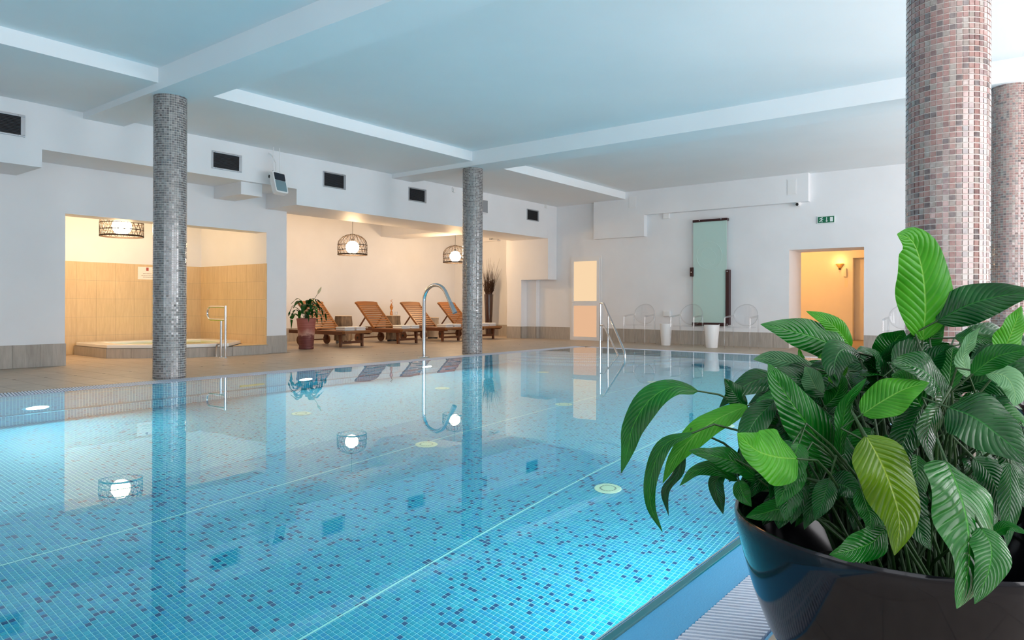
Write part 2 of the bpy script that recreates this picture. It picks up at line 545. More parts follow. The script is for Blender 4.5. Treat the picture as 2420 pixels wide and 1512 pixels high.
def np_mesh(name, V, Fq, mat, parent=None, smooth=False):
    m = bpy.data.meshes.new(name)
    nv, nf = len(V), len(Fq)
    m.vertices.add(nv); m.vertices.foreach_set('co', np.asarray(V, np.float32).ravel())
    m.loops.add(nf * 4); m.loops.foreach_set('vertex_index', np.asarray(Fq, np.int32).ravel())
    m.polygons.add(nf); m.polygons.foreach_set('loop_start', np.arange(0, nf * 4, 4, dtype=np.int32))
    m.polygons.foreach_set('loop_total', np.full(nf, 4, np.int32))
    m.update(calc_edges=True); m.shade_flat()
    o = bpy.data.objects.new(name, m); COL.objects.link(o); m.materials.append(mat)
    if parent is not None: o.parent = parent
    return o


TF = np.array([[4, 5, 6, 7], [0, 1, 5, 4], [1, 2, 6, 5], [2, 3, 7, 6], [3, 0, 4, 7]])


def slabs(name, C, hx, hy, thick, mat, parent, taper=0.9):
    """many small square tiles lying flat (top at C.z) joined into one mesh"""
    C = np.asarray(C, float); k = np.array([[-1, -1], [1, -1], [1, 1], [-1, 1]], float)
    V = np.zeros((len(C), 8, 3))
    V[:, :4, :2] = C[:, None, :2] + k * (hx, hy); V[:, :4, 2] = C[:, None, 2] - thick
    V[:, 4:, :2] = C[:, None, :2] + k * (hx * taper, hy * taper); V[:, 4:, 2] = C[:, None, 2]
    Fq = TF[None] + (np.arange(len(C)) * 8)[:, None, None]
    o = np_mesh(name, V.reshape(-1, 3), Fq.reshape(-1, 4), mat, parent); o['kind'] = 'stuff'; return o


# ================================================================== THE ROOM
PX0, PX1, PY0, PY1 = -2.6, 13.05, 1.0, 8.15     # pool basin inside
DEPTH = 1.75
YG = 8.5                                         # deck edge behind the far grating
XE = 15.65                                       # end wall
YL = 11.55                                       # left wall
YB = 10.6                                        # face of the duct boxing on the left wall
ZS, ZB, ZC = 3.545, 3.46, 3.72                   # side ceiling, beam soffit, coffer ceiling
LX = 7.93                                        # left end of the lounge recess
LY = 14.8                                        # back wall of the lounge recess
JX0, JX1, JY = 4.16, 7.5, 13.87                  # whirlpool recess
T = 1 / 3.0                                      # tile module

# ---- floor: grout bed, deck tiles
fl = MB()
fl.box(WIN_X - 0.3, YG, -0.3, 16.6, LY + 0.4, -0.006)
fl.box(PX1 + 0.28, WIN_Y - 0.3, -0.3, 21.5, YG, -0.006)
fl.box(WIN_X - 0.3, WIN_Y - 0.3, -0.3, PX1 + 0.28, 0.625, -0.006)
fl.box(WIN_X - 0.3, 0.625, -0.3, PX0, YG, -0.006)
floor = struct(fl.build('floor', M['grout']), 'beige tiled deck around the pool', 'floor')
cells = []
for i in range(-5, 60):
    for j in range(-12, 40):
        x, y = 0.0 + (i + 0.5) * T, YG + (j + 0.5) * T
        far = y > YG and (y < YL - 0.05 or (JX0 < x < JX1 and y < JY) or (LX < x < 16.2 and y < LY)) and x < 16.2
        end = y < YG and x > PX1 + 0.28 + T / 2 - 0.02 and x < XE - 0.1 and y > 0.3
        cor = XE - 0.1 < x < 20.0 and 3.1 < y < 4.6
        if far and x > 13 and y < YL and x > XE: far = False
        if far or end or cor: cells.append((x, y, 0.0))
for i in range(-2, 9):                                    # the strip beside the near grating
    for j in range(0, 5):
        cells.append((0.1 + (i + 0.5) * T, 0.625 - (j + 0.5) * T, 0.0))
C = np.array(cells)
pp, zz = pix(C)
vis = (zz > 0.3) & (pp[:, 0] > -60) & (pp[:, 0] < 2480) & (pp[:, 1] < 1560)
size = np.where(vis, 1 / np.maximum(zz, 0.3), 0)
order = np.argsort(-size)
tm = MB().box(-T / 2 + .002, -T / 2 + .002, -.006, T / 2 - .002, T / 2 - .002, 0).mesh('deck_tile'); tm.materials.append(M['deck_tile'])
for k in order[:300]: share('tile', tm, tuple(C[k]), floor)
slabs('deck_tiles', C[order[300:]], T / 2 - .002, T / 2 - .002, .006, M['deck_tile'], floor, 1.0)
# little drain notches along one joint of the deck
dm = MB().box(-.018, -.006, 0, .018, .006, .0015).mesh('drain_notch'); dm.materials.append(M['black'])
for k in range(5, 46): share('drain_notch', dm, (k * T, YG + 4 * T, 0.0), floor, 0.5)

# ---- pool basin
pb = MB()
pb.box(PX0 - .3, PY0 - .3, -DEPTH - .25, PX1 + .3, PY1 + .3, -DEPTH - .003)
basin = struct(pb.build('pool_basin', M['pool_grout']), 'blue mosaic swimming pool basin', 'pool')
xs = np.arange(math.floor(PX0 / PITCH), math.ceil(PX1 / PITCH)) * PITCH
# near floor: tiles big enough to tell apart are built, the rest is a flat mosaic surface
NX0, NX1, NY1 = 0.0, 5.4, 5.4
ix = np.arange(int(NX0 / PITCH), int(NX1 / PITCH)); iy = np.arange(int(PY0 / PITCH) + 1, int(NY1 / PITCH))
gxx, gyy = np.meshgrid(ix * PITCH, iy * PITCH, indexing='ij')
C = np.stack([gxx.ravel(), gyy.ravel(), np.full(gxx.size, -DEPTH)], 1)
# position of each tile in the frame, through the refracting surface (apparent depth, small correction)
A = C.copy(); A[:, 2] = -DEPTH * 0.5
pp, zz = pix(A)
vis = (zz > 0.3) & (pp[:, 0] > 20) & (pp[:, 0] < 1400) & (pp[:, 1] < 1500) & (pp[:, 1] > 700)
order = np.argsort(-np.where(vis, 1 / np.maximum(zz, .3), 0))
hw = PITCH * 0.432
pm_ = MB().quadbox([(-hw, -hw, -.004), (hw, -hw, -.004), (hw, hw, -.004), (-hw, hw, -.004), (-hw * .9, -hw * .9, 0), (hw * .9, -hw * .9, 0), (hw * .9, hw * .9, 0), (-hw * .9, hw * .9, 0)]).mesh('mosaic_tile')
pm_.materials.append(M['pool_tile'])
for k in order[:300]: share('tile', pm_, tuple(C[k]), basin)
slabs('mosaic_tiles', C[order[300:]], hw, hw, .004, M['pool_tile'], basin, .92)
fx0, fy1 = ix[0] * PITCH - PITCH / 2, iy[-1] * PITCH + PITCH / 2
fx1 = ix[-1] * PITCH + PITCH / 2
fb = MB()
fb.box(PX0, PY0, -DEPTH - .003, fx0, PY1, -DEPTH); fb.box(fx1, PY0, -DEPTH - .003, PX1, PY1, -DEPTH); fb.box(fx0, fy1, -DEPTH - .003, fx1, PY1, -DEPTH)
fb.build('far_floor_mosaic', M['pool_flat'], basin)
wb = MB()
wb.box(PX0, PY1, -DEPTH, PX1 + .3, PY1 + .3, -.02)                  # far long side
wb.box(PX1, PY0 - .3, -DEPTH, PX1 + .3, PY1, -.02)                  # end
wb.box(PX0 - .3, PY0 - .3, -DEPTH, PX1, PY0, -.012)                 # near long side
wb.box(PX0 - .3, PY0, -DEPTH, PX0, PY1 + .3, -.02)
wb.build('wall_mosaic', M['pool_flat'], basin)
MB().box(PX0, PY1 - .10, -DEPTH, PX1, PY1, -1.28).build('rest_ledge', M['pool_flat'], basin)
MB().box(PX0, PY1 - .004, -.325, PX1, PY1, -.315).build('joint_line', M['beige_plastic'], basin)
# two pale expansion joints in the floor
for y in (2.965, 4.65): MB().box(PX0, y - .005, -DEPTH, PX1, y + .005, -DEPTH + .0015).build('expansion_joint', M['pale_nosing'], basin)
# quarter-round entry steps in the far corner
for k in range(5):
    r = 1.65 + 0.28 * k; z = -0.28 * (k + 1)
    arc = [(PX1 - r * math.cos(a), PY1 - r * math.sin(a)) for a in np.linspace(0, math.pi / 2, 33)]
    st = MB().prism([(PX1, PY1)] + arc, z - .28 if k < 4 else -DEPTH, z).build('step', M['pool_flat'], basin)
    arc_i = [(PX1 - (r - .05) * math.cos(a), PY1 - (r - .05) * math.sin(a)) for a in np.linspace(0, math.pi / 2, 33)]
    n_ = MB(); N = 33
    o_ = [(p[0], p[1], z + .001) for p in arc] + [(p[0], p[1], z + .001) for p in arc_i] + [(p[0], p[1], z - .03) for p in arc]
    n_.v = o_; n_.f = [(i, i + 1, N + i + 1, N + i) for i in range(N - 1)] + [(i + 1, i, 2 * N + i, 2 * N + i + 1) for i in range(N - 1)]
    n_.build('nosing', M['pale_nosing'], st)
# round inlets in the floor
for (x, y) in ((4.68, 2.69), (4.66, 4.60), (4.71, 6.58), (7.05, 4.66), (7.05, 6.66), (9.45, 4.66), (9.45, 6.66), (9.45, 2.69), (7.05, 2.69)):
    e = MB().lathe([(0.0, .0), (.100, .0), (.104, .006), (.098, .014), (.066, .016), (.062, .009), (.052, .009), (.05, .018), (0.0, .019)], 28, (0, 0, 0)).build('floor_inlet', M['ivory_plastic'], basin, True)
    e.location = (x, y, -DEPTH)
    sp = MB()
    for a in range(16):
        c_, s_ = math.cos(a * math.pi / 8), math.sin(a * math.pi / 8)
        sp.bar((.053 * c_, .053 * s_, .011), (.064 * c_, .064 * s_, .011), .008, .006)
    sp.build('slots', M['grey_plastic'], e)
# suction grille in the far wall
g = empty('wall_grille', (5.09, PY1 - .012, -1.02)); g.parent = basin
MB().box(-.17, -.01, -.075, .17, .012, .075).build('grille_plate', M['beige_plastic'], g, bevel=.004)
gb = MB()
for k in range(18): gb.box(-.15 + k * .0175, -.016, -.05, -.143 + k * .0175, -.009, .05)
gb.build('grille_bars', M['ivory_plastic'], g)

# ---- water
wa = MB(); wa.v = [(PX0, PY0 - .012, 0), (PX1, PY0 - .012, 0), (PX1, PY1, 0), (PX0, PY1, 0)]; wa.f = [(0, 1, 2, 3)]
water = wa.build('pool_water', M['water'], None)
tag(water, 'clear still water filling the swimming pool', 'water', kind='stuff')

# ---- gratings round the pool
fg = empty('overflow_grating', (0, 0, 0)); tag(fg, 'white slatted overflow grating along the far pool edge', 'grating')
MB().box(PX0, PY1, -.06, PX1 + .28, YG, -.05).build('channel', M['grey_plastic'], fg)
MB().box(PX0, PY1, -.05, PX1, PY1 + .04, -.004).build('pool_lip', M['lip_blue'], fg)
nS = int((PX1 + .2 - 0.4) / .030); V = []; Fq = []
for k in range(nS):
    x = 0.4 + k * .030; x2 = x + .06
    V += [(x, PY1 + .04, -.03), (x + .019, PY1 + .04, -.03), (x2 + .019, YG - .004, -.03), (x2, YG - .004, -.03), (x, PY1 + .04, 0), (x + .019, PY1 + .04, 0), (x2 + .019, YG - .004, 0), (x2, YG - .004, 0)]
    Fq += [tuple(8 * k + i for i in q) for q in TF]
np_mesh('slats', V, Fq, M['grate'], fg)['kind'] = 'stuff'
eg = empty('overflow_grating', (0, 0, 0)); tag(eg, 'white slatted overflow grating across the far end of the pool', 'grating')
MB().box(PX1, PY0 - .4, -.06, PX1 + .28, PY1, -.05).build('channel', M['grey_plastic'], eg)
MB().box(PX1, PY0, -.05, PX1 + .04, PY1, -.004).build('pool_lip', M['lip_blue'], eg)
V = []; Fq = []
for k in range(int((PY1 - PY0 + .3) / .030)):
    y = PY0 - .35 + k * .030
    V += [(PX1 + .04, y, -.03), (PX1 + .275, y, -.03), (PX1 + .275, y + .019, -.03), (PX1 + .04, y + .019, -.03), (PX1 + .04, y, 0), (PX1 + .275, y, 0), (PX1 + .275, y + .019, 0), (PX1 + .04, y + .019, 0)]
    Fq += [tuple(8 * k + i for i in q) for q in TF]
np_mesh('slats', V, Fq, M['grate'], eg)['kind'] = 'stuff'
ng = empty('overflow_grating', (0, 0, 0)); tag(ng, 'white slatted grating beside the near pool edge under the black planter', 'grating')
MB().box(PX0, .625, -.07, PX1, .86, -.06).build('channel', M['lip_blue'], ng)
lip = MB(); lip.v = [(PX0, PY0 - .012, .004), (PX1, PY0 - .012, .004), (PX1, .835, -.010), (PX0, .835, -.010), (PX0, PY0 - .012, -.06), (PX1, PY0 - .012, -.06), (PX1, .835, -.06), (PX0, .835, -.06)]
lip.f = [(3, 2, 1, 0), (0, 1, 5, 4), (2, 3, 7, 6)]
lip.build('overflow_lip', M['lip_blue'], ng)
MB().box(PX0, PY0 - .016, -.02, PX1, PY0 - .010, .007).build('steel_strip', M['steel_line'], ng)
MB().box(PX0, PY0 - .046, -.03, PX1, PY0 - .018, .0065).build('edge_bead', M['bead'], ng, bevel=.004)
MB().box(PX0, .618, -.06, PX1, .632, -.001).build('edge_strip', M['lip_blue'], ng)
sm = MB().quadbox([(0, .828, -.02), (.0125, .828, -.02), (.0985, .640, -.02), (.086, .640, -.02), (0.001, .827, -.002), (.0115, .827, -.002), (.0975, .641, -.002), (.087, .641, -.002)]).mesh('slat')
sm.materials.append(M['grate'])
for k in range(260): share('slat', sm, (0.9 + k * .0232, 0, 0), ng)
MB().bar((.3, .735, -.016), (3.6, .735, -.016), .012, .012).build('connector', M['grate'], ng)

# ---- left wall with its recesses and duct boxing
wl = MB()
wl.box(WIN_X - .3, YL, 0, JX0, YL + .35, ZS)
wl.box(JX1, YL, 0, LX, YL + .35, ZS)
wl.box(JX0, YL, 2.24, JX1, YL + .35, ZS)
wl.box(WIN_X - .3, YB, 2.95, 15.25, YL, ZS)                         # duct boxing
wl.box(WIN_X - .3, YB + .001, 2.71, 3.54, YL, 2.95)
wl.box(7.48, YB + .001, 2.67, 15.249, YL + .25, 2.95)
wl.box(7.5, YL, 2.95, 15.25, YL + .25, ZS)
wl.box(6.47, YB + .10, 2.74, 6.86, YL, 2.95)                        # small boxed duct end
wl.box(15.25, YB, 1.59, XE, YL + .45, ZS)                           # hanging pier at the corner
wl.box(15.25, 11.48, 0, XE + .4, 11.97, 1.59)
wl.box(15.50, 11.16, 0, XE, 11.48, 1.59)
struct(wl.build('wall_left', M['plaster']), 'white plastered long wall with boxed ducts and two recesses', 'wall')
wr = MB()                                                           # whirlpool recess lining
wr.box(JX0 - .3, JY, 0, JX1 + .2, JY + .2, 3.0); wr.box(JX0 - .3, YL + .35, 0, JX0, JY, 3.0); wr.box(JX1, YL + .35, 0, JX1 + .2, JY, 3.0)
wr.box(JX0 - .3, YL + .35, 2.95, JX1 + .2, JY + .2, 3.05)
jw = struct(wr.build('wall_whirlpool_recess', M['plaster']), 'recess walls around the whirlpool, tiled to head height', 'wall')
wm_ = MB().box(-T / 2 + .0015, 0, -T / 2 + .0015, T / 2 - .0015, .010, T / 2 - .0015).mesh('wall_tile'); wm_.materials.append(M['wall_tile'])
MB().box(JX0, JY - .006, 0, JX1, JY, 5 * T).build('tile_bed', M['grout'], jw)
MB().box(JX1 - .006, YL + .03, 0, JX1, JY, 5 * T).build('tile_bed', M['grout'], jw)
for r in range(5):
    for k in range(10): share('tile', wm_, (JX0 + .01 + (k + .5) * T, JY - .0105, (r + .5) * T), jw)
    for k in range(7): share('tile', wm_, (JX1 - .0105, JY - .01 - (k + .5) * T, (r + .5) * T), jw, -math.pi / 2)
wo = MB()                                                           # lounge recess lining
wo.box(LX - .2, LY, 0, 16.6, LY + .25, 3.6); wo.box(16.2, YL + .42, 0, 16.6, LY, 3.6); wo.box(LX - .2, YL + .35, 0, LX, LY, 3.6)
wo.box(LX - .2, YL + .25, 3.45, 16.6, LY + .25, 3.6)
bx_ = gy(900, 559, LY)
wo.box(bx_[0], 12.4, bx_[2], bx_[0] + .9, LY, 3.45)                 # dropped beam over the loungers
struct(wo.build('wall_lounge_recess', M['plaster']), 'white walls of the lounger recess', 'wall')
pn = gz(1191, 797)
MB().box(16.05, 12.28, 0, 16.19, 12.6, 1.02).build('low_panel', M['wall_tile'], None)
tag(bpy.data.objects['low_panel'], 'low ochre panel in the corner behind the twig vase', 'panel')

# ---- end wall
we = MB()
DW0, DW1, DZ = gx(2042, 582, XE)[1], gx(1865, 590, XE)[1], 2.12
we.box(XE, DW1, 0, XE + .9, 11.2, ZC); we.box(XE, WIN_Y - .3, 0, XE + .9, DW0, ZC); we.box(XE, DW0, DZ, XE + .9, DW1, ZC)
sy0, sy1 = gx(1910, 440, XE - .15)[1], gx(1403, 482, XE - .15)[1]
we.box(XE - .15, sy0, 3.12, XE, sy1, ZC)                            # shallow boxing under the ceiling
we.box(XE - .15, gx(1522, 540, XE - .15)[1], 2.6, XE, sy1, 3.12)
struct(we.build('wall_end', M['plaster']), 'white end wall with a deep doorway', 'wall')
wc = MB()                                                           # corridor beyond the doorway
wc.box(20.4, 2.4, 0, 20.6, 3.98, 2.9); wc.box(20.4, 4.28, 0, 20.6, 6.5, 2.9); wc.box(20.4, 3.98, 2.2, 20.6, 4.28, 2.9)
wc.box(20.62, 3.0, 0, 20.8, 5.5, 2.9)
wc.box(XE + .9, 6.4, 0, 20.6, 6.6, 2.9); wc.box(XE + .9, 2.4, 0, 20.6, 2.6, 2.9); wc.box(XE + .9, 2.4, 2.85, 21.5, 6.6, 3.0)
struct(wc.build('wall_corridor', M['plaster']), 'corridor walls seen through the doorway', 'wall')

# ---- near walls with windows (behind and beside the camera)


def window_wall(name, horiz, pos, spans, lo, hi, label):
    w = MB(); z0, z1 = .40, 3.38
    edges = [lo] + [e for s_ in spans for e in s_] + [hi]
    def seg(a, b, za, zb):
        if horiz: w.box(a, pos - .25, za, b, pos, zb)
        else: w.box(pos - .25, a, za, pos, b, zb)
    for i in range(0, len(edges), 2): seg(edges[i], edges[i + 1], 0, ZC)
    for (a, b) in spans: seg(a, b, 0, z0); seg(a, b, z1, ZC)
    struct(w.build(name, M['plaster']), label, 'wall')
    for (a, b) in spans:
        global WN
        WN += 1
        fr = MB()
        def fb_(a_, b_, za, zb):
            if horiz: fr.box(a_, pos - .16, za, b_, pos - .10, zb)
            else: fr.box(pos - .16, a_, za, pos - .10, b_, zb)
        fb_(a, a + .06, z0, z1); fb_(b - .06, b, z0, z1); fb_(a, b, z0, z0 + .06); fb_(a, b, z1 - .06, z1); fb_((a + b) / 2 - .03, (a + b) / 2 + .03, z0, z1)
        wo_ = struct(fr.build('window_%d' % WN, M['white_plastic']), 'tall window behind the camera', 'window')
        pa = MB()
        if horiz: pa.box(a, pos - .134, z0, b, pos - .128, z1)
        else: pa.box(pos - .134, a, z0, pos - .128, b, z1)
        pa.build('pane', M['pane'], wo_)


WN = 0
window_wall('wall_right', True, WIN_Y, WIN_R, WIN_X - .3, XE, 'window wall beside the near columns')
window_wall('wall_back', False, WIN_X, WIN_B, WIN_Y, YL, 'window wall behind the camera')

# ---- ceiling: slab, side soffits, beams
ce = MB()
ce.box(WIN_X - .3, WIN_Y - .3, ZC, 16.6, YL + .4, ZC + .2)
ce.box(WIN_X - .3, 8.45, ZS, XE, YL + .3, ZC)
ce_o = struct(ce.build('ceiling', M['ceiling']), 'pale coffered ceiling over the pool', 'ceiling')
for (a, b) in ((-1.66, -1.12), (4.03, 4.57), (9.72, 10.30)):
    MB().box(a, WIN_Y, ZB, b, YB, ZC).build('beam', M['ceiling'], ce_o)

# ---- skirting tiles
bm_ = MB().box(-T / 2 + .0015, -.012, 0, T / 2 - .0015, 0, .325).mesh('base_tile'); bm_.materials.append(M['base_tile'])


def skirting(name, label, runs):
    """runs: (x0,y0,x1,y1) with the room on the right-hand side of the run"""
    bed = MB(); root = None; items = []
    for (x0, y0, x1, y1) in runs:
        d = Vector((x1 - x0, y1 - y0, 0)); L = d.length; d.normalize(); nrm = Vector((d.y, -d.x, 0))
        a = Vector((x0, y0, 0)); b = Vector((x1, y1, 0))
        bed.quadbox([a, b, b + nrm * .006, a + nrm * .006] + [p + Vector((0, 0, .323)) for p in (a, b, b + nrm * .006, a + nrm * .006)])
        n_ = max(1, int(round(L / T))); w = L / n_
        for k in range(n_): items.append((a + d * (k + .5) * w + nrm * .001, math.atan2(d.y, d.x), w / T))
    o = struct(bed.build(name, M['dark_grout']), label, 'skirting')
    for p, rz, sx in items:
        t_ = share('tile', bm_, tuple(p), o, rz); t_.scale = (sx, 1, 1)
    return o


skirting('baseboard_left', 'grey tile skirting of the long wall', [(0.82, YL, JX0 + .012, YL), (JX1 - .0, YL, LX + .012, YL), (JX0, YL + .0, JX0, YL + .35)][:2])
skirting('baseboard_lounge', 'tile skirting in the lounger recess', [(LX, LY, 16.2, LY), (16.2, LY, 16.2, YL + .42)])
skirting('baseboard_corner', 'tile skirting of the stepped corner', [(15.25, 11.97, 15.25, 11.48), (15.25, 11.48, 15.5, 11.48), (15.5, 11.48, 15.5, 11.16), (15.5, 11.16, XE, 11.16)])
skirting('baseboard_end', 'tile skirting of the end wall', [(XE, 11.16, XE, 10.13), (XE, 9.16, XE, DW1), (XE, DW0, XE, 0.6)])

# ---- columns


def column(cx, cy, pal, label, n_parts, r=.19):
    mat = column_mosaic('column_mosaic', cx, cy, pal)
    o = MB().lathe([(r - .004, 0), (r - .004, ZB)], 42).build('column', M['col_grout'], None, True)
    o.location = (cx, cy, 0); struct(o, label, 'column')
    rows = int(ZB / .0284) + 1; st = 2 * math.pi / COL_N
    k, j = np.meshgrid(np.arange(COL_N), np.arange(rows), indexing='ij'); k = k.ravel(); j = j.ravel()
    ang = (k + .5) * st; z = (j + .5) * .0284
    P = np.stack([cx + r * np.cos(ang), cy + r * np.sin(ang), z], 1)
    view = (EYE[:2] - P[:, :2]); face = (view * np.stack([np.cos(ang), np.sin(ang)], 1)).sum(1) / np.linalg.norm(view, axis=1)
    pp, zz = pix(P)
    score = np.where((face > .25) & (pp[:, 0] > 0) & (pp[:, 0] < 2420) & (pp[:, 1] > 0) & (pp[:, 1] < 900), face / zz, 0)
    order = np.argsort(-score)
    h = .0121; w = r * st * .5 * .87
    rng = np.random.RandomState(3)
    if n_parts:
        tm_ = MB().quadbox([(-.004, -w, -h), (-.004, w, -h), (-.004, w, h), (-.004, -w, h), (0, -w * .94, -h * .94), (0, w * .94, -h * .94), (0, w * .94, h * .94), (0, -w * .94, h * .94)]).mesh('mosaic_tile')
        tm_.materials.append(mat)
        for q in order[:n_parts]: share('tile', tm_, (r * math.cos(ang[q]), r * math.sin(ang[q]), z[q]), o, ang[q])
    rest = order[n_parts:]
    a = ang[rest] + rng.normal(0, .018, len(rest)); zc = z[rest]; tilt = rng.normal(0, .015, len(rest))
    er = np.stack([np.cos(a), np.sin(a), 0 * a], 1); et = np.stack([-np.sin(a), np.cos(a), 0 * a], 1)
    Cc = np.stack([r * np.cos(ang[rest]), r * np.sin(ang[rest]), zc], 1)
    V = np.zeros((len(rest), 8, 3))
    for i, (su, sv) in enumerate(((-1, -1), (1, -1), (1, 1), (-1, 1))):
        ez = np.zeros_like(er); ez[:, 2] = 1
        V[:, i] = Cc + et * su * w + ez * sv * h - er * .004
        V[:, i + 4] = Cc + et * su * w * .94 + ez * sv * h * .94 + er * (tilt[:, None] * sv * h)
    Fq = TF[None] + (np.arange(len(rest)) * 8)[:, None, None]
    s_ = np_mesh('mosaic_tiles', V.reshape(-1, 3), Fq.reshape(-1, 4), mat, o); s_['kind'] = 'stuff'
    return o


column(4.28, 8.66, GREY_PAL, 'grey mosaic column before the whirlpool recess', 0)
column(9.98, 8.66, GREY_PAL, 'grey mosaic column before the loungers', 0)
column(4.30, .45, PINK_PAL, 'large pinkish mosaic column right behind the near plant', 300)
column(9.98, .42, PINK_PAL, 'pinkish mosaic column cut off by the right edge of the picture', 0)

# ================================================================== LAMPS


def point(name, loc, power, color, parent=None, radius=.08):
    d = bpy.data.lights.new(name, 'POINT'); d.energy = power; d.color = color; d.shadow_soft_size = radius
    o = bpy.data.objects.new(name, d); COL.objects.link(o); o.location = loc
    if parent is not None: o.parent = parent
    return o


def make_pendant():
    """dome cage of woven rattan, lit glass globe; origin at the globe centre"""
    root = empty('pendant_lamp')
    R, zt, zb, zs = .33, .30, -.17, .06         # radius, dome top, rim, shoulder
    def surf(a, t):                              # t 0 rim .. 1 top
        if t < .5: return Vector((R * math.cos(a), R * math.sin(a), zb + (zs - zb) * t / .5))
        q = (t - .5) / .5 * math.pi / 2 * .93
        return Vector((R * math.cos(q) * math.cos(a), R * math.cos(q) * math.sin(a), zs + (zt - zs) * math.sin(q)))
    cage = MB()
    for k in range(22):
        for sgn in (-1, 1):
            cage.tube([surf(2 * math.pi * k / 22 + sgn * .62 * t, t) for t in np.linspace(0, 1, 11)], .0045, 4, caps=False)
    for z_t in (.0, .03, .24, .48): cage.tube([surf(a, z_t) for a in np.linspace(0, 2 * math.pi, 32, endpoint=False)], .008, 5, True)
    cage.tube([surf(a, .985) for a in np.linspace(0, 2 * math.pi, 16, endpoint=False)], .01, 5, True)
    cage.build('cage', M['rattan'], root, True)
    MB().lathe([(.0, -.15), (.06, -.137), (.11, -.10), (.143, -.045), (.15, 0), (.143, .045), (.11, .10), (.06, .137), (0, .15)], 24).build('globe', M['globe'], root, True)
    MB().lathe([(.03, .14), (.03, .19), (.012, .2)], 12).build('holder', M['black'], root, True)
    return root


LAMPS = [((5.366, 12.512, 2.22), 2.95, 'rattan dome pendant lamp hanging over the whirlpool', 95),
         ((10.476, 12.722, 2.215), 3.45, 'rattan dome pendant lamp over the loungers, nearest the whirlpool', 105),
         ((14.162, 12.909, 2.222), 3.45, 'rattan dome pendant lamp half behind the far mosaic column', 105)]
proto = make_pendant()
for i, (p, zc, lab, pw) in enumerate(LAMPS):
    o = proto if i == 0 else copy_tree(proto)
    o.location = p
    tag(o, lab, 'lamp', 'rattan pendant lamps')
    MB().tube([(0, 0, .19), (0, 0, zc - p[2])], .004, 6).build('cord', M['black'], o)
    MB().lathe([(.0, zc - p[2] - .03), (.05, zc - p[2] - .03), (.05, zc - p[2])], 14).build('ceiling_rose', M['white_plastic'], o, True)

# pool lamps in both long walls


def pool_lamp(x, y, sgn, label, power):
    r = empty('pool_lamp', (x, y, -1.0), 0 if sgn < 0 else math.pi)
    tag(r, label, 'pool lamp', 'underwater lamps')
    ring = MB()
    ring.v = []; n = 24
    for rad, d in ((.135, 0.0), (.135, -.012), (.10, -.02), (.10, -.006)):
        ring.v += [(rad * math.cos(2 * math.pi * k / n), d, rad * math.sin(2 * math.pi * k / n)) for k in range(n)]
    for i in range(3):
        for k in range(n): ring.f.append((i * n + k, i * n + (k + 1) % n, (i + 1) * n + (k + 1) % n, (i + 1) * n + k))
    ring.build('rim', M['chrome'], r, True)
    le = MB(); le.v = [(0, -.01, 0)] + [(.1 * math.cos(2 * math.pi * k / n), -.006, .1 * math.sin(2 * math.pi * k / n)) for k in range(n)]
    le.f = [(0, k + 1, (k + 1) % n + 1) for k in range(n)]
    le.build('lens', M['lens'], r)
    d = bpy.data.lights.new('pool_light', 'AREA'); d.shape = 'DISK'; d.size = .2; d.energy = power; d.color = (.88, 1.0, .95); d.spread = math.radians(165)
    lo = bpy.data.objects.new('pool_light', d); COL.objects.link(lo)
    lo.location = (x, y + sgn * .03, -1.0); lo.rotation_euler = Vector((0, sgn, -.05)).to_track_quat('-Z', 'Z').to_euler()


for x, lab in ((2.68, 'lit underwater lamp in the far pool wall, at the left edge of the picture'), (5.89, 'lit underwater lamp in the far pool wall below the terracotta pot'),
               (8.24, 'lit underwater lamp in the far pool wall under the chrome spout'), (11.0, 'lit underwater lamp in the far pool wall, farthest along'), (-.3, 'lit underwater lamp in the far pool wall, left of the picture')):
    pool_lamp(x, PY1 - .002, -1, lab, 48)
for x, lab in ((3.4, 'underwater lamp in the near pool wall under the large column'), (6.6, 'underwater lamp in the near pool wall, middle one'), (9.6, 'underwater lamp in the near pool wall, farthest along')):
    pool_lamp(x, PY0 + .002, 1, lab, 47)

# ================================================================== LONG WALL
# ventilation grilles
VX = [2.83, 5.90, 8.04, 10.183, 14.297]
VL = ['cut off by the left edge of the picture', 'left of the hanging heater', 'just right of the hanging heater', 'left of the far mosaic column', 'farthest along, by the stepped corner']


def make_vent():
    r = empty('air_vent')
    w, h = .512, .285
    MB().box(.02, -.004, .02, w - .02, -.002, h - .02).build('backing', M['black'], r)
    fr = MB(); fr.box(0, -.02, 0, w, -.0005, .022); fr.box(0, -.02, h - .028, w, -.0005, h); fr.box(0, -.02, .022, .018, -.0005, h - .028); fr.box(w - .05, -.02, .022, w, -.0005, h - .028)
    fr.build('frame', M['alu'], r, bevel=.003)
    for k in range(12):
        z = .034 + k * .0188
        MB().quadbox([(.018, -.016, z), (w - .05, -.016, z), (w - .05, -.005, z + .010), (.018, -.005, z + .010), (.018, -.016, z + .003), (w - .05, -.016, z + .003), (w - .05, -.005, z + .013), (.018, -.005, z + .013)]).build('slat', M['vent_slat'], r)
    for (x, z) in ((.05, h - .014), (w - .08, h - .014), (.05, .011), (w - .08, .011)):
        MB().lathe([(.006, 0), (.006, .003), (0, .004)], 8).build('screw', M['black'], r).location = (x, -.0215, z)
    return r


vent = make_vent()
for i, x in enumerate(VX):
    o = vent if i == 0 else copy_tree(vent)
    o.location = (x, YB, 3.068); tag(o, 'louvred air vent in the wall boxing, ' + VL[i], 'vent', 'air vents along the duct boxing')

# hanging device with dark upper window
hd = empty('wall_heater', (0, 0, 0)); tag(hd, 'white hanging heater with dark glass window on two rods', 'heater')
Y0 = YB - .28
c0 = gy(643, 402, Y0); c1 = gy(674, 410, Y0); c2 = gy(682, 458, Y0 - .12); c3 = gy(653, 452, Y0 - .12)


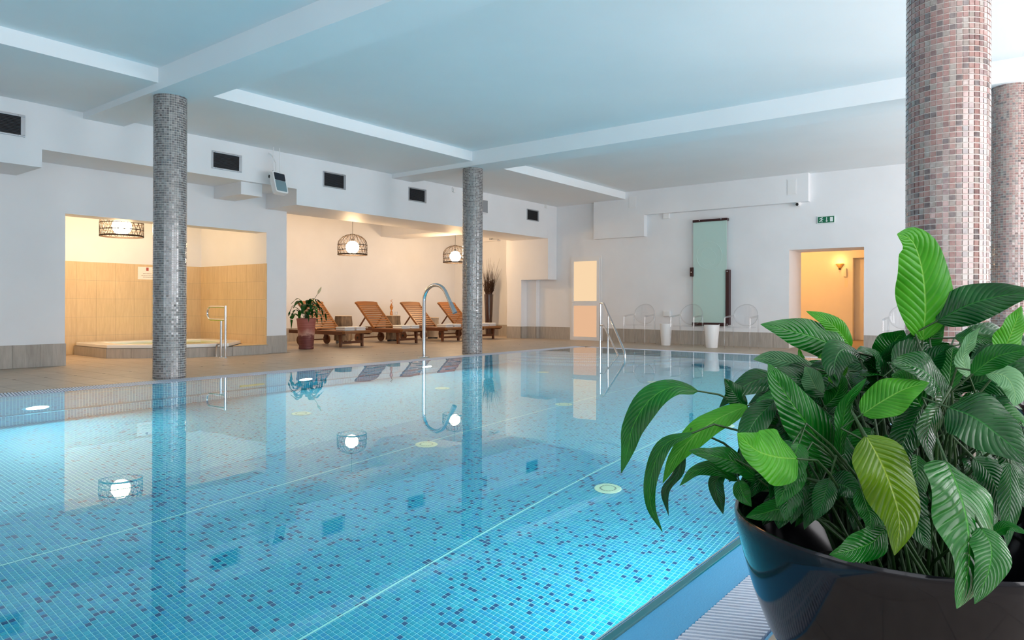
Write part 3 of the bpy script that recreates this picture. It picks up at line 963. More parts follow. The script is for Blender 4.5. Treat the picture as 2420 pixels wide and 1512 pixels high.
def rrect(P, r=.12, n=4):
    """rounded quad in 3D"""
    P = [Vector(p) for p in P]; out = []
    for i in range(4):
        a, b, c = P[i - 1], P[i], P[(i + 1) % 4]
        p0 = b + (a - b) * r; p1 = b + (c - b) * r
        for k in range(n + 1):
            t_ = k / n; out.append(p0 * (1 - t_) ** 2 + b * 2 * t_ * (1 - t_) + p1 * t_ ** 2)
    return out


def lerp4(P, u0, u1, v0, v1):
    a, b, c, d = [Vector(p) for p in P]
    f = lambda u, v: (a * (1 - u) + b * u) * (1 - v) + (d * (1 - u) + c * u) * v
    return [f(u0, v0), f(u1, v0), f(u1, v1), f(u0, v1)]


Q = [c0, c1, c2, c3]
nrm = (Vector(c3) - Vector(c0)).cross(Vector(c1) - Vector(c0)).normalized()
if nrm.y > 0: nrm = -nrm
MB().extrude_poly(rrect(Q), tuple(nrm * -.10)).build('casing', M['white_plastic'], hd)
up_ = [p + nrm * .004 for p in rrect(lerp4(Q, .09, .91, .07, .42), .08)]
MB().extrude_poly(up_, tuple(nrm * -.006)).build('dark_window', M['device_dark'], hd)
lo_ = [p + nrm * .004 for p in rrect(lerp4(Q, .09, .91, .43, .93), .1)]
MB().extrude_poly(lo_, tuple(nrm * -.006)).build('grey_panel', M['device_grey'], hd)
for u in (.22, .70):
    a = Vector(c0).lerp(Vector(c1), u) - nrm * .05
    MB().tube([tuple(a), (a.x, a.y, ZS)], .006, 8).build('hanging_rod', M['white_plastic'], hd)
    MB().lathe([(.0, 0), (.014, 0), (.014, .03), (0, .03)], 10).build('rod_clamp', M['grey_plastic'], hd).location = tuple(a)
a = Vector(c0).lerp(Vector(c1), .42) - nrm * .05; b = Vector(gy(636, 362, YB))
pts = [a, a + Vector((0, 0, .16)), a.lerp(b, .45) + Vector((0, 0, .12)), a.lerp(b, .8) + Vector((0, 0, .05)), b]
MB().tube([tuple(p) for p in pts], .010, 8).build('cable', M['white_plastic'], hd, True)
k_ = Vector(gy(638, 417, Y0 + .08))
kb = MB().lathe([(0, -.03), (.022, -.025), (.03, 0), (.022, .025), (0, .03)], 12).build('knob', M['black'], hd, True); kb.location = tuple(k_)
MB().tube([tuple(k_), tuple(Vector(c0) - nrm * .06)], .006, 6).build('knob_arm', M['white_plastic'], hd)

# small sensors and boxes on the boxing
for (px, py, w, h, lab) in ((1071, 448, .10, .10, 'small white motion sensor left of the far mosaic column'), (1289, 487, .10, .10, 'small white motion sensor in the far corner of the boxing')):
    p = gy(px, py, YB); s_ = empty('motion_sensor', (p[0], YB, p[2])); tag(s_, lab, 'sensor', 'motion sensors')
    MB().box(-w / 2, -.03, -h / 2, w / 2, -.001, h / 2).build('base', M['white_plastic'], s_, bevel=.008)
    MB().box(-w / 2 + .015, -.055, -h / 2 - .015, w / 2 - .02, -.03, h / 2 - .03).build('lens_cover', M['white_plastic'], s_, bevel=.01)
p0 = gy(1131, 474, YB); p1 = gy(1145, 503, YB); s_ = empty('wall_speaker', ((p0[0] + p1[0]) / 2, YB, (p0[2] + p1[2]) / 2)); tag(s_, 'small grey speaker half hidden behind the far mosaic column', 'speaker')
MB().box(-.12, -.10, -.16, .12, -.001, .16).build('cabinet', M['white_plastic'], s_, bevel=.01)
MB().box(-.10, -.105, -.14, .10, -.10, .14).build('grille', M['grey_plastic'], s_)
# air unit high on the side wall of the lounge recess
p0 = gx(1145, 565, 16.2); s_ = empty('air_unit', (16.2, p0[1], p0[2])); tag(s_, 'small white air unit high above the twig vase', 'air unit')
MB().box(-.14, -.30, -.09, -.001, .18, .07).build('casing', M['white_plastic'], s_, bevel=.01)
MB().box(-.16, -.62, -.09, -.001, -.30, -.06).build('tray', M['white_plastic'], s_)
MB().tube([(-.05, -.60, -.04), (-.05, -.45, .02), (-.05, -.30, -.02)], .012, 8).build('pipe', M['grey_plastic'], s_, True)

# ================================================================== WHIRLPOOL
tub = empty('whirlpool', (6.3, 12.6, 0)); tag(tub, 'sunken octagonal whirlpool with white rim and green water in the recess', 'whirlpool')
O_ = (6.3, 12.6, 0)
base = [(5.13, 13.82), (5.13, 12.50), (5.95, 11.68), (6.78, 11.47), (7.49, 11.47), (7.49, 13.82)]
MB().prism(list(reversed(base)), 0, .165).build('platform', M['dark_grout'], tub, origin=O_).location = (0, 0, 0)
rim_o = [(5.13, 13.75), (5.13, 12.50), (5.95, 11.69), (6.72, 11.49), (7.38, 12.20), (7.40, 13.30), (7.05, 13.75)]
cc = Vector((6.27, 12.66))
rim_i = [tuple(cc + (Vector(p) - cc) * .74) for p in rim_o]
MB().ring_prism(list(reversed(rim_o)), list(reversed(rim_i)), .165, .225).build('tub_rim', M['acrylic_white'], tub, origin=O_, bevel=.012).location = (0, 0, 0)
wv_ = MB(); wv_.v = [(p[0] - O_[0], p[1] - O_[1], .195) for p in reversed(rim_i)]; wv_.f = [tuple(range(len(rim_i)))]
wv_.build('whirlpool_water', M['green_water'], tub)
jt = MB().lathe([(0, .20), (.05, .20), (.06, .225), (.045, .235), (0, .235)], 16).build('control_knob', M['white_plastic'], tub, True); jt.location = (5.75 - 6.3, 12.12 - 12.6, 0)
ft = [(base[1], base[2]), (base[2], base[3]), (base[3], base[4]), (base[0], base[1])]
for (a, b) in ft:
    a = Vector((*a, 0)); b = Vector((*b, 0)); d = b - a; n_ = max(1, round(d.length / .40)); w = d.length / n_; d.normalize()
    for k in range(n_):
        m_ = MB().box(-w / 2 + .002, -.010, 0, w / 2 - .002, .002, .16).build('tile', M['base_tile'], tub)
        q = a + d * (k + .5) * w - Vector(O_); m_.location = (q.x, q.y, 0); m_.rotation_euler = (0, 0, math.atan2(d.y, d.x))
MB().prism([(6.80, 11.48), (7.49, 11.48), (7.49, 13.8), (7.42, 13.3), (7.40, 12.18)], .165, .172).build('shelf_tile', M['wall_tile'], tub, origin=O_).location = (0, 0, 0)

# handrail beside it
hr = empty('whirlpool_handrail', (6.45, 11.13, 0)); tag(hr, 'chrome handrail with looped grip at the whirlpool step', 'handrail')
MB().tube([(0, 0, 0), (0, 0, .885)], .021, 12).build('post', M['chrome'], hr, True)
MB().tube([(0.03, .19, 0), (0.03, .19, .63)], .021, 12).build('post', M['chrome'], hr, True)
lp = [(0, 0, .86), (.0, .14, .865), (.0, .46, .865)]
for a in np.linspace(math.pi / 2, 3 * math.pi / 2, 9): lp.append((.0, .48 - .11 * math.cos(a) * 1.0, .755 + .11 * math.sin(a)))
lp += [(.0, .46, .645), (.0, .14, .645), (0, 0, .645)]
MB().tube(lp, .018, 12).build('grip_loop', M['chrome'], hr, True)
MB().tube([(.04, .36, 0), (.04, .36, .13), (.037, .345, .19), (.034, .30, .225), (.03, .19, .235)], .018, 10).build('foot_bend', M['chrome'], hr, True)
for (x, y) in ((0, 0), (.03, .19), (.04, .36)):
    f_ = MB().lathe([(.0, 0), (.04, 0), (.036, .008), (.022, .010)], 16).build('floor_flange', M['chrome'], hr, True); f_.location = (x, y, 0)

# notice on the tiles
sp = empty('wall_notice', (6.40, JY - .0115, 1.50)); tag(sp, 'white notice with small red crest on the sand tiles', 'sign')
MB().box(-.165, -.006, -.12, .22, 0, .12).build('panel', M['paper'], sp)
MB().box(-.01, -.0075, .045, .035, -.006, .11).build('crest', M['crest_red'], sp)
tx = MB()
for z, a, b in ((-.005, -.07, .10), (-.045, -.10, .13), (-.075, -.07, .11)):
    x = a; r_ = random.Random(int(z * 1000))
    while x < b:
        w = r_.uniform(.006, .022); tx.box(x, -.0072, z - .004, min(x + w, b), -.006, z + .004); x += w + .006
tx.build('faint_text', M['ink'], sp)

# ================================================================== LOUNGE RECESS


def make_lounger():
    """origin: floor under the foot end, centre; runs along +y"""
    r = empty('sun_lounger'); w = .68; zt = .345
    for s in (-1, 1):
        MB().box(s * w / 2 - .017, .03, zt - .085, s * w / 2 + .017, 2.0, zt - .005).build('side_rail', M['teak_dark'], r, bevel=.006)
        lg = MB(); x = s * (w / 2 - .05)
        lg.extrude_poly([(x - .022, .20, zt - .02), (x - .022, .30, zt - .02), (x - .022, .275, .12), (x - .022, .265, 0), (x - .022, .21, 0), (x - .022, .215, .12)], (.044, 0, 0))
        lg.build('leg', M['teak_dark'], r, bevel=.004)
    # curved foot rail
    n = 9; fr = MB(); P = []
    for k in range(n):
        x = -w / 2 - .03 + (w + .06) * k / (n - 1); P.append((x, -.05 * (1 - (2 * k / (n - 1) - 1) ** 2)))
    for k in range(n - 1):
        (xa, ya), (xb, yb) = P[k], P[k + 1]
        fr.quadbox([(xa, ya, zt - .05), (xb, yb, zt - .05), (xb, .09, zt - .05), (xa, .09, zt - .05), (xa, ya, zt), (xb, yb, zt), (xb, .09, zt), (xa, .09, zt)])
    fr.build('foot_rail', M['teak'], r)
    MB().box(-w / 2 + .05, .225, .075, w / 2 - .05, .25, .125).build('stretcher', M['teak_dark'], r)
    for k in range(11):
        y = .105 + k * .093
        MB().box(-w / 2 + .018, y, zt - .028, w / 2 - .018, y + .074, zt).build('seat_slat', M['teak'], r, bevel=.004)
    for k in range(5):
        y = 1.20 + k * .16
        MB().box(-w / 2 + .018, y, zt - .08, w / 2 - .018, y + .05, zt - .055).build('bearer', M['teak_dark'], r)
    hinge = Vector((0, 1.06, zt)); top = Vector((0, 1.70, .945)); d = (top - hinge).normalized(); nn = Vector((0, -d.z, d.y)); L = (top - hinge).length
    for s in (-1, 1):
        x = s * (w / 2 - .035)
        MB().bar(hinge + Vector((x, 0, 0)), top + Vector((x, 0, 0)), .034, .055, nn).build('back_stile', M['teak'], r, bevel=.005)
        MB().bar((s * (w / 2 - .08), 1.70, zt - .05), tuple(hinge + d * L * .50 + Vector((s * (w / 2 - .08), 0, 0)) - nn * .03), .026, .03, (0, 1, 0)).build('back_strut', M['teak_dark'], r)
    for k in range(11):
        c = hinge + d * (.055 + k * .074) + nn * .012
        MB().bar(c + Vector((-w / 2 + .05, 0, 0)), c + Vector((w / 2 - .05, 0, 0)), .052, .018, nn).build('back_slat', M['teak'], r, bevel=.004)
    c = top - d * .015; hr_ = []
    up2 = d * .045
    prof = [(-w / 2 - .015, 0), (-w / 2 - .005, .035), (-w / 2 + .09, .055), (0, .062), (w / 2 - .09, .055), (w / 2 + .005, .035), (w / 2 + .015, 0), (w / 2 - .02, -.045), (-w / 2 + .02, -.045)]
    MB().extrude_poly([tuple(c + Vector((x, 0, 0)) + d * q + nn * .022) for x, q in prof], tuple(-nn * .034)).build('head_rail', M['teak'], r, bevel=.004)
    MB().tube([(-w / 2 - .02, 1.56, .11), (w / 2 + .02, 1.56, .11)], .014, 8).build('axle', M['teak_dark'], r)
    for s in (-1, 1):
        wm = MB(); n = 22
        wm.tube([(s * (w / 2 + .005), 1.56, .11), (s * (w / 2 + .04), 1.56, .11)], .11, n)
        wh = wm.build('wheel', M['teak_dark'], r, True)
        hb = MB().tube([(s * (w / 2 + .04), 1.56, .11), (s * (w / 2 + .05), 1.56, .11)], .03, 12).build('hub', M['rubber'], wh)
        MB().bar((s * (w / 2 - .02), 1.56, .10), (s * (w / 2 - .02), 1.56, zt - .05), .03, .06, (0, 1, 0)).build('wheel_bracket', M['teak_dark'], r)
    return r


def make_towel():
    r = empty('folded_towel'); rr = random.Random(5)
    for k in range(2):
        m_ = MB().box(-.135, -.165, k * .042, .135, .165, k * .042 + .040)
        o = m_.build('towel_fold', M['towel'], r, bevel=.018); o.location = ((rr.random() - .5) * .012, (rr.random() - .5) * .012, 0)
        o.modifiers['bevel'].segments = 4
    return r


LX_C = [9.88, 11.53, 13.02, 14.42]
lo_lab = ['wooden slatted sun lounger behind the terracotta pot', 'wooden slatted sun lounger between the two taller stump tables', 'wooden slatted sun lounger behind the chrome spout', 'wooden slatted sun lounger mostly hidden by the far mosaic column']
lp_ = make_lounger(); tw_ = make_towel()
for i, x in enumerate(LX_C):
    o = lp_ if i == 0 else copy_tree(lp_)
    o.location = (x, 11.78, 0); tag(o, lo_lab[i], 'sun lounger', 'loungers in a row in the recess')
    for j, s in enumerate((-1, 1)):
        q = tw_ if (i == 0 and j == 0) else copy_tree(tw_)
        q.location = (x + s * .15 + .06, 12.12, .346); q.rotation_euler = (0, 0, s * .04)
        tag(q, '%s white folded towel on the lounger %s' % (('left', 'right')[j], ('behind the terracotta pot', 'between the two taller stump tables', 'behind the chrome spout', 'mostly hidden by the far column')[i]), 'towel', 'folded towels on the loungers')


def stump(x, y, rad, h, mat, label, feet, seed):
    r = empty('stump_table', (x, y, 0)); tag(r, label, 'side table', 'stump tables between the loungers')
    rr = random.Random(seed); n = 28; z0 = .075 if feet == 'balls' else .04
    prof = [(rad * (.97 + .05 * math.sin(i * 1.7 + seed)), z0 + (h - z0) * i / 6) for i in range(7)]
    m = MB().lathe([(0, z0)] + prof + [(rad * .96, h), (0, h)], n)
    ph = [rr.random() * 6 for _ in range(3)]
    V = []
    for (a, b, c) in m.v:
        t_ = math.atan2(b, a); k = 1 + .035 * math.sin(3 * t_ + ph[0]) + .02 * math.sin(7 * t_ + ph[1] + c * 2) + .012 * math.sin(13 * t_ + ph[2]); V.append((a * k, b * k, c))
    m.v = V; b_ = m.build('trunk', mat, r, True)
    MB().lathe([(0, h), (rad * .93, h), (rad * .9, h + .004), (0, h + .004)], n).build('top_face', M['cut_wood'], r, True)
    if feet == 'balls':
        for k in range(4):
            a = k * math.pi / 2 + .6
            f = MB().lathe([(0, 0), (.025, .006), (.04, .03), (.042, .045), (.03, .07), (0, .078)], 14).build('foot', M['chrome'], r, True); f.location = (rad * .72 * math.cos(a), rad * .72 * math.sin(a), 0)
    else:
        MB().box(-rad * .95, -.02, .012, rad * .95, .02, .04).build('base_bar', M['black'], r); MB().box(-.02, -rad * .95, .012, .02, rad * .95, .04).build('base_bar', M['black'], r)
        for k in range(4):
            a = k * math.pi / 2; f = MB().lathe([(0, 0), (.022, 0), (.022, .02), (0, .02)], 10).build('caster', M['black'], r); f.location = (rad * .88 * math.cos(a), rad * .88 * math.sin(a), 0)


S1, S2, S3 = (10.53, 13.10), (12.10, 13.12), (13.72, 13.32)
stump(*S1, .205, .64, M['bark'], 'dark weathered stump table on chrome ball feet next to the potted plant', 'balls', 1)
stump(*S2, .185, .63, M['bark'], 'weathered stump table with the amber carafe on top', 'casters', 2)
stump(*S3, .175, .56, M['pale_wood'], 'pale smooth stump table between the third and fourth loungers', 'casters', 3)
cf = empty('carafe', (S2[0] - .06, S2[1], .635)); tag(cf, 'tall clear carafe with amber twisted figure on the stump table', 'carafe')
MB().lathe([(.045, 0), (.05, .02), (.042, .10), (.03, .16), (.05, .22), (.03, .28), (.022, .33), (.026, .36)], 18).build('glass_body', M['clear'], cf, True)
MB().lathe([(0, .008), (.03, .01), (.034, .05), (.026, .10), (.012, .13), (.03, .17), (.042, .22), (.02, .27), (.008, .30), (0, .31)], 14).build('amber_core', M['amber'], cf, True)
MB().tube([(.0, 0, .28), (.03, 0, .33), (-.02, .01, .37), (.025, 0, .40)], .009, 8).build('amber_curl', M['amber'], cf, True)
gl_ = tag(MB().lathe([(.028, 0), (.032, .004), (.036, .10), (.034, .10), (.030, .006), (0, .006)], 16).build('drinking_glass', M['clear'], None, True), 'small empty drinking glass beside the amber carafe', 'glass')
gl_.location = (S2[0] + .10, S2[1], .6345)

# twig vase
vz = gz(1156, 792.5); vz = (15.85, 13.12, 0)
va = MB().lathe([(0, 0), (.085, 0), (.09, .02), (.10, .30), (.118, .75), (.138, 1.22), (.128, 1.22), (.11, .8), (.10, .4), (0, .35)], 28).build('tall_vase', M['vase_glaze'], None, True)
va.location = vz; tag(va, 'tall slim glossy brown floor vase in the recess corner', 'vase')
tb = empty('twig_bunch', (vz[0], vz[1], .45)); tag(tb, 'bunch of dark bare twigs standing in the tall vase', 'twigs')
rr = random.Random(11)
for k in range(96):
    a = rr.uniform(0, 2 * math.pi); sp_ = rr.uniform(.03, .30) ** 1.0 * (1.0 if k > 70 else .42); L = rr.uniform(1.2, 1.75) if k > 62 else rr.uniform(.95, 1.4)
    b0 = (.05 * math.cos(a), .05 * math.sin(a), 0); b1 = (.10 * math.cos(a), .10 * math.sin(a), .80)
    b2 = ((.10 + sp_ * .45) * math.cos(a) + rr.uniform(-.02, .02), (.10 + sp_ * .45) * math.sin(a), .80 + (L - .72) * .55)
    b3 = ((.08 + sp_) * math.cos(a + .1), (.08 + sp_) * math.sin(a + .1), .80 + L - .72)
    tm_ = MB().tube([b0, b1, b2, b3], [.007, .006, .005, .0015], 4)
    if k < 50:
        for q in np.linspace(.02, .95, 8):
            p = Vector(b1).lerp(Vector(b2), q); e = p + Vector((rr.uniform(-.05, .05), rr.uniform(-.05, .05), rr.uniform(.03, .08)))
            tm_.tube([tuple(p), tuple(e)], .0055, 3)
    tm_.build('twig', M['twig'], tb)

# ================================================================== LEAVES AND PLANTS


def leaf_mesh(name, pts, hw, N0, roll=0.0, fold=.25, wave=.10, ph=0.0, ns=22, nu=8, tipcurl=0.0):
    """blade along the curve pts (3D), half width hw metres, facing N0"""
    P = [Vector(p) for p in pts]
    # Catmull-Rom resample
    Q = [P[0] * 2 - P[1]] + P + [P[-1] * 2 - P[-2]]
    seg = len(P) - 1
    def at(t):
        s = min(max(t, 0), .99999) * seg; i = int(s); f = s - i
        a, b, c, d = Q[i:i + 4]
        return .5 * ((2 * b) + (c - a) * f + (2 * a - 5 * b + 4 * c - d) * f * f + (3 * b - a - 3 * c + d) * f ** 3)
    V = []; UV = []; Fc = []
    N0 = Vector(N0).normalized()
    for i in range(ns + 1):
        t = i / ns; c = at(t); T_ = (at(min(t + .01, 1)) - at(max(t - .01, 0)))
        T_.normalize()
        Wv = T_.cross(N0)
        if Wv.length < .05: Wv = T_.cross(Vector((0.3, 0.2, .9)))
        Wv.normalize(); Nv = Wv.cross(T_).normalized()
        if roll: Wv = Quaternion(T_, roll) @ Wv; Nv = Quaternion(T_, roll) @ Nv
        w = hw * (math.sin(math.pi * min(1, t ** .74)) ** .80) * (1.06 - .22 * t ** 3) if 0 < t < 1 else .0
        w = max(w, hw * .012)
        for k in range(nu + 1):
            u = -1 + 2 * k / nu; au = abs(u)
            lift = math.sin(fold) * au * w - .30 * w * au * au + wave * w * au * math.sin(t * 13 + ph + (0 if u > 0 else 1.9))
            V.append(tuple(c + Wv * (u * w * math.cos(fold)) + Nv * lift)); UV.append((k / nu, t))
    for i in range(ns):
        for k in range(nu):
            a = i * (nu + 1) + k; Fc.append((a, a + 1, a + nu + 2, a + nu + 1))
    m = bpy.data.meshes.new(name); m.from_pydata(V, [], Fc); m.update()
    uvl = m.uv_layers.new(name='UVMap')
    idx = np.zeros(len(m.loops), np.int32); m.loops.foreach_get('vertex_index', idx)
    uvl.data.foreach_set('uv', np.array(UV, np.float32)[idx].ravel())
    m.polygons.foreach_set('use_smooth', [True] * len(m.polygons))
    return m


def add_leaf(plant, pts, hw, N0, kind, root, **kw):
    """world-space points; plant is an Empty without rotation"""
    o0 = Vector(plant.location)
    m = leaf_mesh('leaf', [Vector(p) - o0 for p in pts], hw, N0, **kw); m.materials.append(LEAF[kind])
    o = bpy.data.objects.new('leaf', m); COL.objects.link(o); o.parent = plant
    b = Vector(pts[0]) - o0; r = Vector(root) - o0; d = (Vector(pts[1]) - Vector(pts[0])).normalized()
    L = (b - r).length
    mid = r.lerp(b, .55) + Vector((0, 0, .18 * L)); q = b - d * min(.05, L * .3) + Vector((0, 0, -.0))
    MB().tube([tuple(r), tuple(r.lerp(mid, .6)), tuple(mid.lerp(q, .6)), tuple(q), tuple(b + d * .004)], [.0036, .0034, .003, .0026, .002], 6).build('stem', M['stem'], o, True)
    return o


def bowl(x, y, label):
    r = empty('planter_bowl', (x, y, 0)); tag(r, label, 'planter', 'black planter bowls')
    MB().lathe([(0, 0), (.165, 0), (.185, .008), (.225, .045), (.268, .10), (.303, .16), (.332, .235), (.356, .32), (.372, .385), (.377, .42), (.374, .427), (.366, .425), (.358, .385), (.335, .30), (.312, .235), (0, .235)], 72).build('bowl', M['bowl'], r, True)
    MB().lathe([(0, .245), (.16, .255), (.28, .248), (.318, .241)], 40).build('soil', M['soil'], r, True)
    return r


BX, BY = 1.848, .276
bowl(BX, BY, 'large glossy black planter bowl at the near pool edge')
pl = empty('peace_lily', (BX, BY, .25)); tag(pl, 'large leafy peace lily growing in the near black planter bowl', 'plant')
CAMN = Vector(-fw)
# hand-placed blades: pixel path, depth at base and tip, half width in pixels, look, up-tilt of the face, roll
LV = [
    ([(2180, 806), (2187, 725), (2180, 640), (2158, 572), (2120, 553)], 1.52, 1.46, 62, 'bright', .1, -.15),
    ([(2212, 760), (2285, 722), (2360, 700), (2460, 688)], 1.50, 1.42, 46, 'dark', .5, .25),
    ([(2004, 834), (1940, 803), (1872, 782), (1797, 766)], 1.60, 1.52, 40, 'mid', .15, .0),
    ([(2012, 822), (1988, 788), (1955, 758), (1905, 735)], 1.62, 1.56, 24, 'bright', .1, .0),
    ([(1930, 872), (1868, 856), (1818, 846), (1780, 849)], 1.66, 1.60, 21, 'pale', .1, .0),
    ([(1651, 924), (1592, 914), (1535, 945), (1497, 1005), (1484, 1060), (1468, 1118)], 1.52, 1.50, 34, 'mid', .5, .3),
    ([(1768, 958), (1705, 985), (1650, 1022), (1598, 1078), (1566, 1142)], 1.50, 1.46, 30, 'bright', .6, .1),
    ([(1640, 1022), (1572, 1050), (1540, 1120), (1538, 1195), (1566, 1258)], 1.46, 1.44, 19, 'mid', .3, .5),
    ([(1618, 1062), (1602, 1115), (1572, 1162), (1580, 1219)], 1.48, 1.46, 14, 'dark', .3, .7),
    ([(1792, 1132), (1738, 1092), (1682, 1076), (1627, 1065)], 1.45, 1.40, 32, 'mid', .6, .1),
    ([(1745, 1135), (1692, 1108), (1645, 1112), (1606, 1148)], 1.46, 1.44, 20, 'mid', .4, .3),
    ([(1886, 1084), (1838, 1080), (1788, 1064), (1742, 1024)], 1.33, 1.28, 66, 'bright', .5, -.1),
    ([(1974, 1104), (1935, 1042), (1884, 970), (1843, 910), (1815, 858)], 1.42, 1.40, 52, 'mid', .1, .15),
    ([(1985, 1082), (1990, 1010), (2006, 945), (2048, 893)], 1.40, 1.38, 30, 'mid', .1, .5),
    ([(2036, 980), (2090, 945), (2142, 918), (2196, 904)], 1.36, 1.34, 46, 'bright', .5, -.2),
    ([(2236, 958), (2208, 900), (2166, 868), (2106, 858)], 1.40, 1.36, 66, 'dark', .6, .1),
    ([(2034, 836), (1992, 826), (1972, 862), (1978, 915)], 1.52, 1.46, 36, 'dark', .5, .2),
    ([(1938, 938), (1918, 896), (1902, 866)], 1.54, 1.52, 27, 'pale', .1, .0),
    ([(2088, 908), (2078, 862), (2054, 832), (2024, 828)], 1.54, 1.48, 30, 'dark', .5, .3),
    ([(2086, 850), (2110, 812), (2136, 780)], 1.62, 1.58, 42, 'mid', .3, .2),
    ([(2076, 852), (2130, 820), (2184, 766)], 1.55, 1.52, 22, 'dark', .2, .5),
    ([(2146, 834), (2200, 800), (2234, 762)], 1.56, 1.52, 26, 'mid', .3, .4),
    ([(2292, 893), (2276, 850), (2290, 810), (2317, 773)], 1.44, 1.42, 30, 'pale', .1, .5),
    ([(2256, 798), (2305, 796), (2366, 806)], 1.50, 1.46, 24, 'mid', .7, .1),
    ([(2362, 850), (2384, 802), (2400, 762), (2414, 722)], 1.44, 1.42, 42, 'bright', .1, .3),
    ([(2296, 886), (2345, 848), (2392, 832), (2450, 826)], 1.36, 1.30, 28, 'mid', .5, .3),
    ([(2326, 880), (2374, 888), (2398, 925), (2396, 960)], 1.36, 1.32, 40, 'pale', .5, -.1),
    ([(2240, 962), (2300, 985), (2362, 1030), (2450, 1105)], 1.30, 1.20, 80, 'dark', .6, .1),
    ([(2222, 958), (2198, 1000), (2192, 1050), (2206, 1095)], 1.32, 1.28, 42, 'dark', .6, -.3),
    ([(2180, 962), (2152, 1010), (2132, 1062), (2152, 1114)], 1.36, 1.34, 36, 'dark', .2, .2),
    ([(2046, 1028), (2076, 1080), (2106, 1150), (2126, 1230), (2114, 1312)], 1.30, 1.24, 66, 'yellow', .4, .1),
    ([(2236, 1088), (2262, 1150), (2286, 1240), (2288, 1340), (2261, 1438)], 1.18, 1.02, 98, 'mid', .55, -.05),
    ([(2318, 1245), (2342, 1290), (2336, 1350), (2303, 1427)], 1.10, 1.02, 44, 'mid', .4, .35),
    ([(2094, 1248), (2062, 1280), (2012, 1300), (1960, 1310)], 1.28, 1.24, 38, 'mid', .7, .0),
    ([(2034, 1150), (2046, 1190), (2058, 1225), (2050, 1260)], 1.30, 1.27, 28, 'mid', .4, .0),
    ([(1888, 1216), (1842, 1204), (1802, 1213), (1762, 1222)], 1.42, 1.38, 27, 'mid', .6, .1),
    ([(1892, 1090), (1862, 1140), (1836, 1197)], 1.36, 1.33, 32, 'mid', .4, .2),
    ([(1746, 1134), (1756, 1168), (1776, 1197)], 1.43, 1.42, 20, 'mid', .3, .2),
    ([(1712, 1118), (1692, 1140), (1700, 1180), (1709, 1215)], 1.47, 1.46, 18, 'dark', .2, .4),
    ([(1832, 945), (1792, 985), (1766, 1030), (1754, 1092)], 1.44, 1.40, 31, 'dark', .5, .1),
    ([(1764, 964), (1736, 930), (1712, 894)], 1.54, 1.52, 27, 'dark', .2, .2),
    ([(2388, 1090), (2388, 1160), (2385, 1230), (2380, 1292)], 1.28, 1.24, 28, 'dark', .5, .2),
    ([(2340, 1262), (2384, 1244), (2432, 1264)], 1.25, 1.20, 15, 'mid', .6, .0),
    ([(1868, 900), (1812, 892), (1752, 916), (1700, 962)], 1.58, 1.54, 32, 'dark', .7, .1),
    ([(1960, 905), (1985, 868), (1962, 838), (1932, 846)], 1.56, 1.54, 20, 'bright', .3, .2),
    ([(1900, 860), (1892, 842), (1888, 822)], 1.66, 1.65, 9, 'bright', .1, .2),
    ([(1950, 960), (1978, 930), (1985, 900), (1968, 885)], 1.50, 1.46, 26, 'mid', .3, .3),
    ([(2150, 1120), (2150, 1180), (2172, 1250), (2200, 1300)], 1.34, 1.30, 36, 'dark', .4, .2),
    ([(1960, 1130), (1945, 1180), (1925, 1230)], 1.36, 1.34, 26, 'dark', .3, .2),
    ([(1955, 1140), (2000, 1150), (2030, 1180)], 1.38, 1.34, 36, 'dark', .5, .1),
    ([(2300, 1080), (2340, 1120), (2362, 1180), (2370, 1240)], 1.32, 1.28, 34, 'dark', .4, .1),
]
rr = random.Random(21)
for i, (pp_, d0, d1, hwp, kind, ut, roll) in enumerate(LV):
    n = len(pp_); d0 *= 1.085; d1 *= 1.085; P3 = [gd(px, py, d0 + (d1 - d0) * (k / (n - 1))) for k, (px, py) in enumerate(pp_)]
    N_ = Vector((-.60, -.76, .22)) if i in (28, 31, 32, 33, 41) else CAMN + Vector((0, 0, ut * 1.4))     # these blades turn towards the windows
    a = rr.uniform(0, 6.28); root = (BX + .14 * math.cos(a) * rr.random(), BY + .14 * math.sin(a) * rr.random(), .25)
    add_leaf(pl, P3, hwp * d0 / F, N_, kind, root, roll=roll, fold=.22 + .1 * rr.random(), wave=.10 + .08 * rr.random(), ph=rr.uniform(0, 6))
# fill leaves deep in the bush
POLY = [(1700, 930), (1800, 885), (1880, 855), (2000, 835), (2100, 800), (2250, 800), (2420, 760), (2420, 1240), (2300, 1255), (2100, 1255), (1900, 1240), (1790, 1190), (1730, 1090), (1690, 1000)]


def inside(x, y):
    c_ = False; n_ = len(POLY)
    for i_ in range(n_):
        (xa, ya), (xb, yb) = POLY[i_], POLY[i_ - 1]
        if (ya > y) != (yb > y) and x < (xb - xa) * (y - ya) / (yb - ya) + xa: c_ = not c_
    return c_


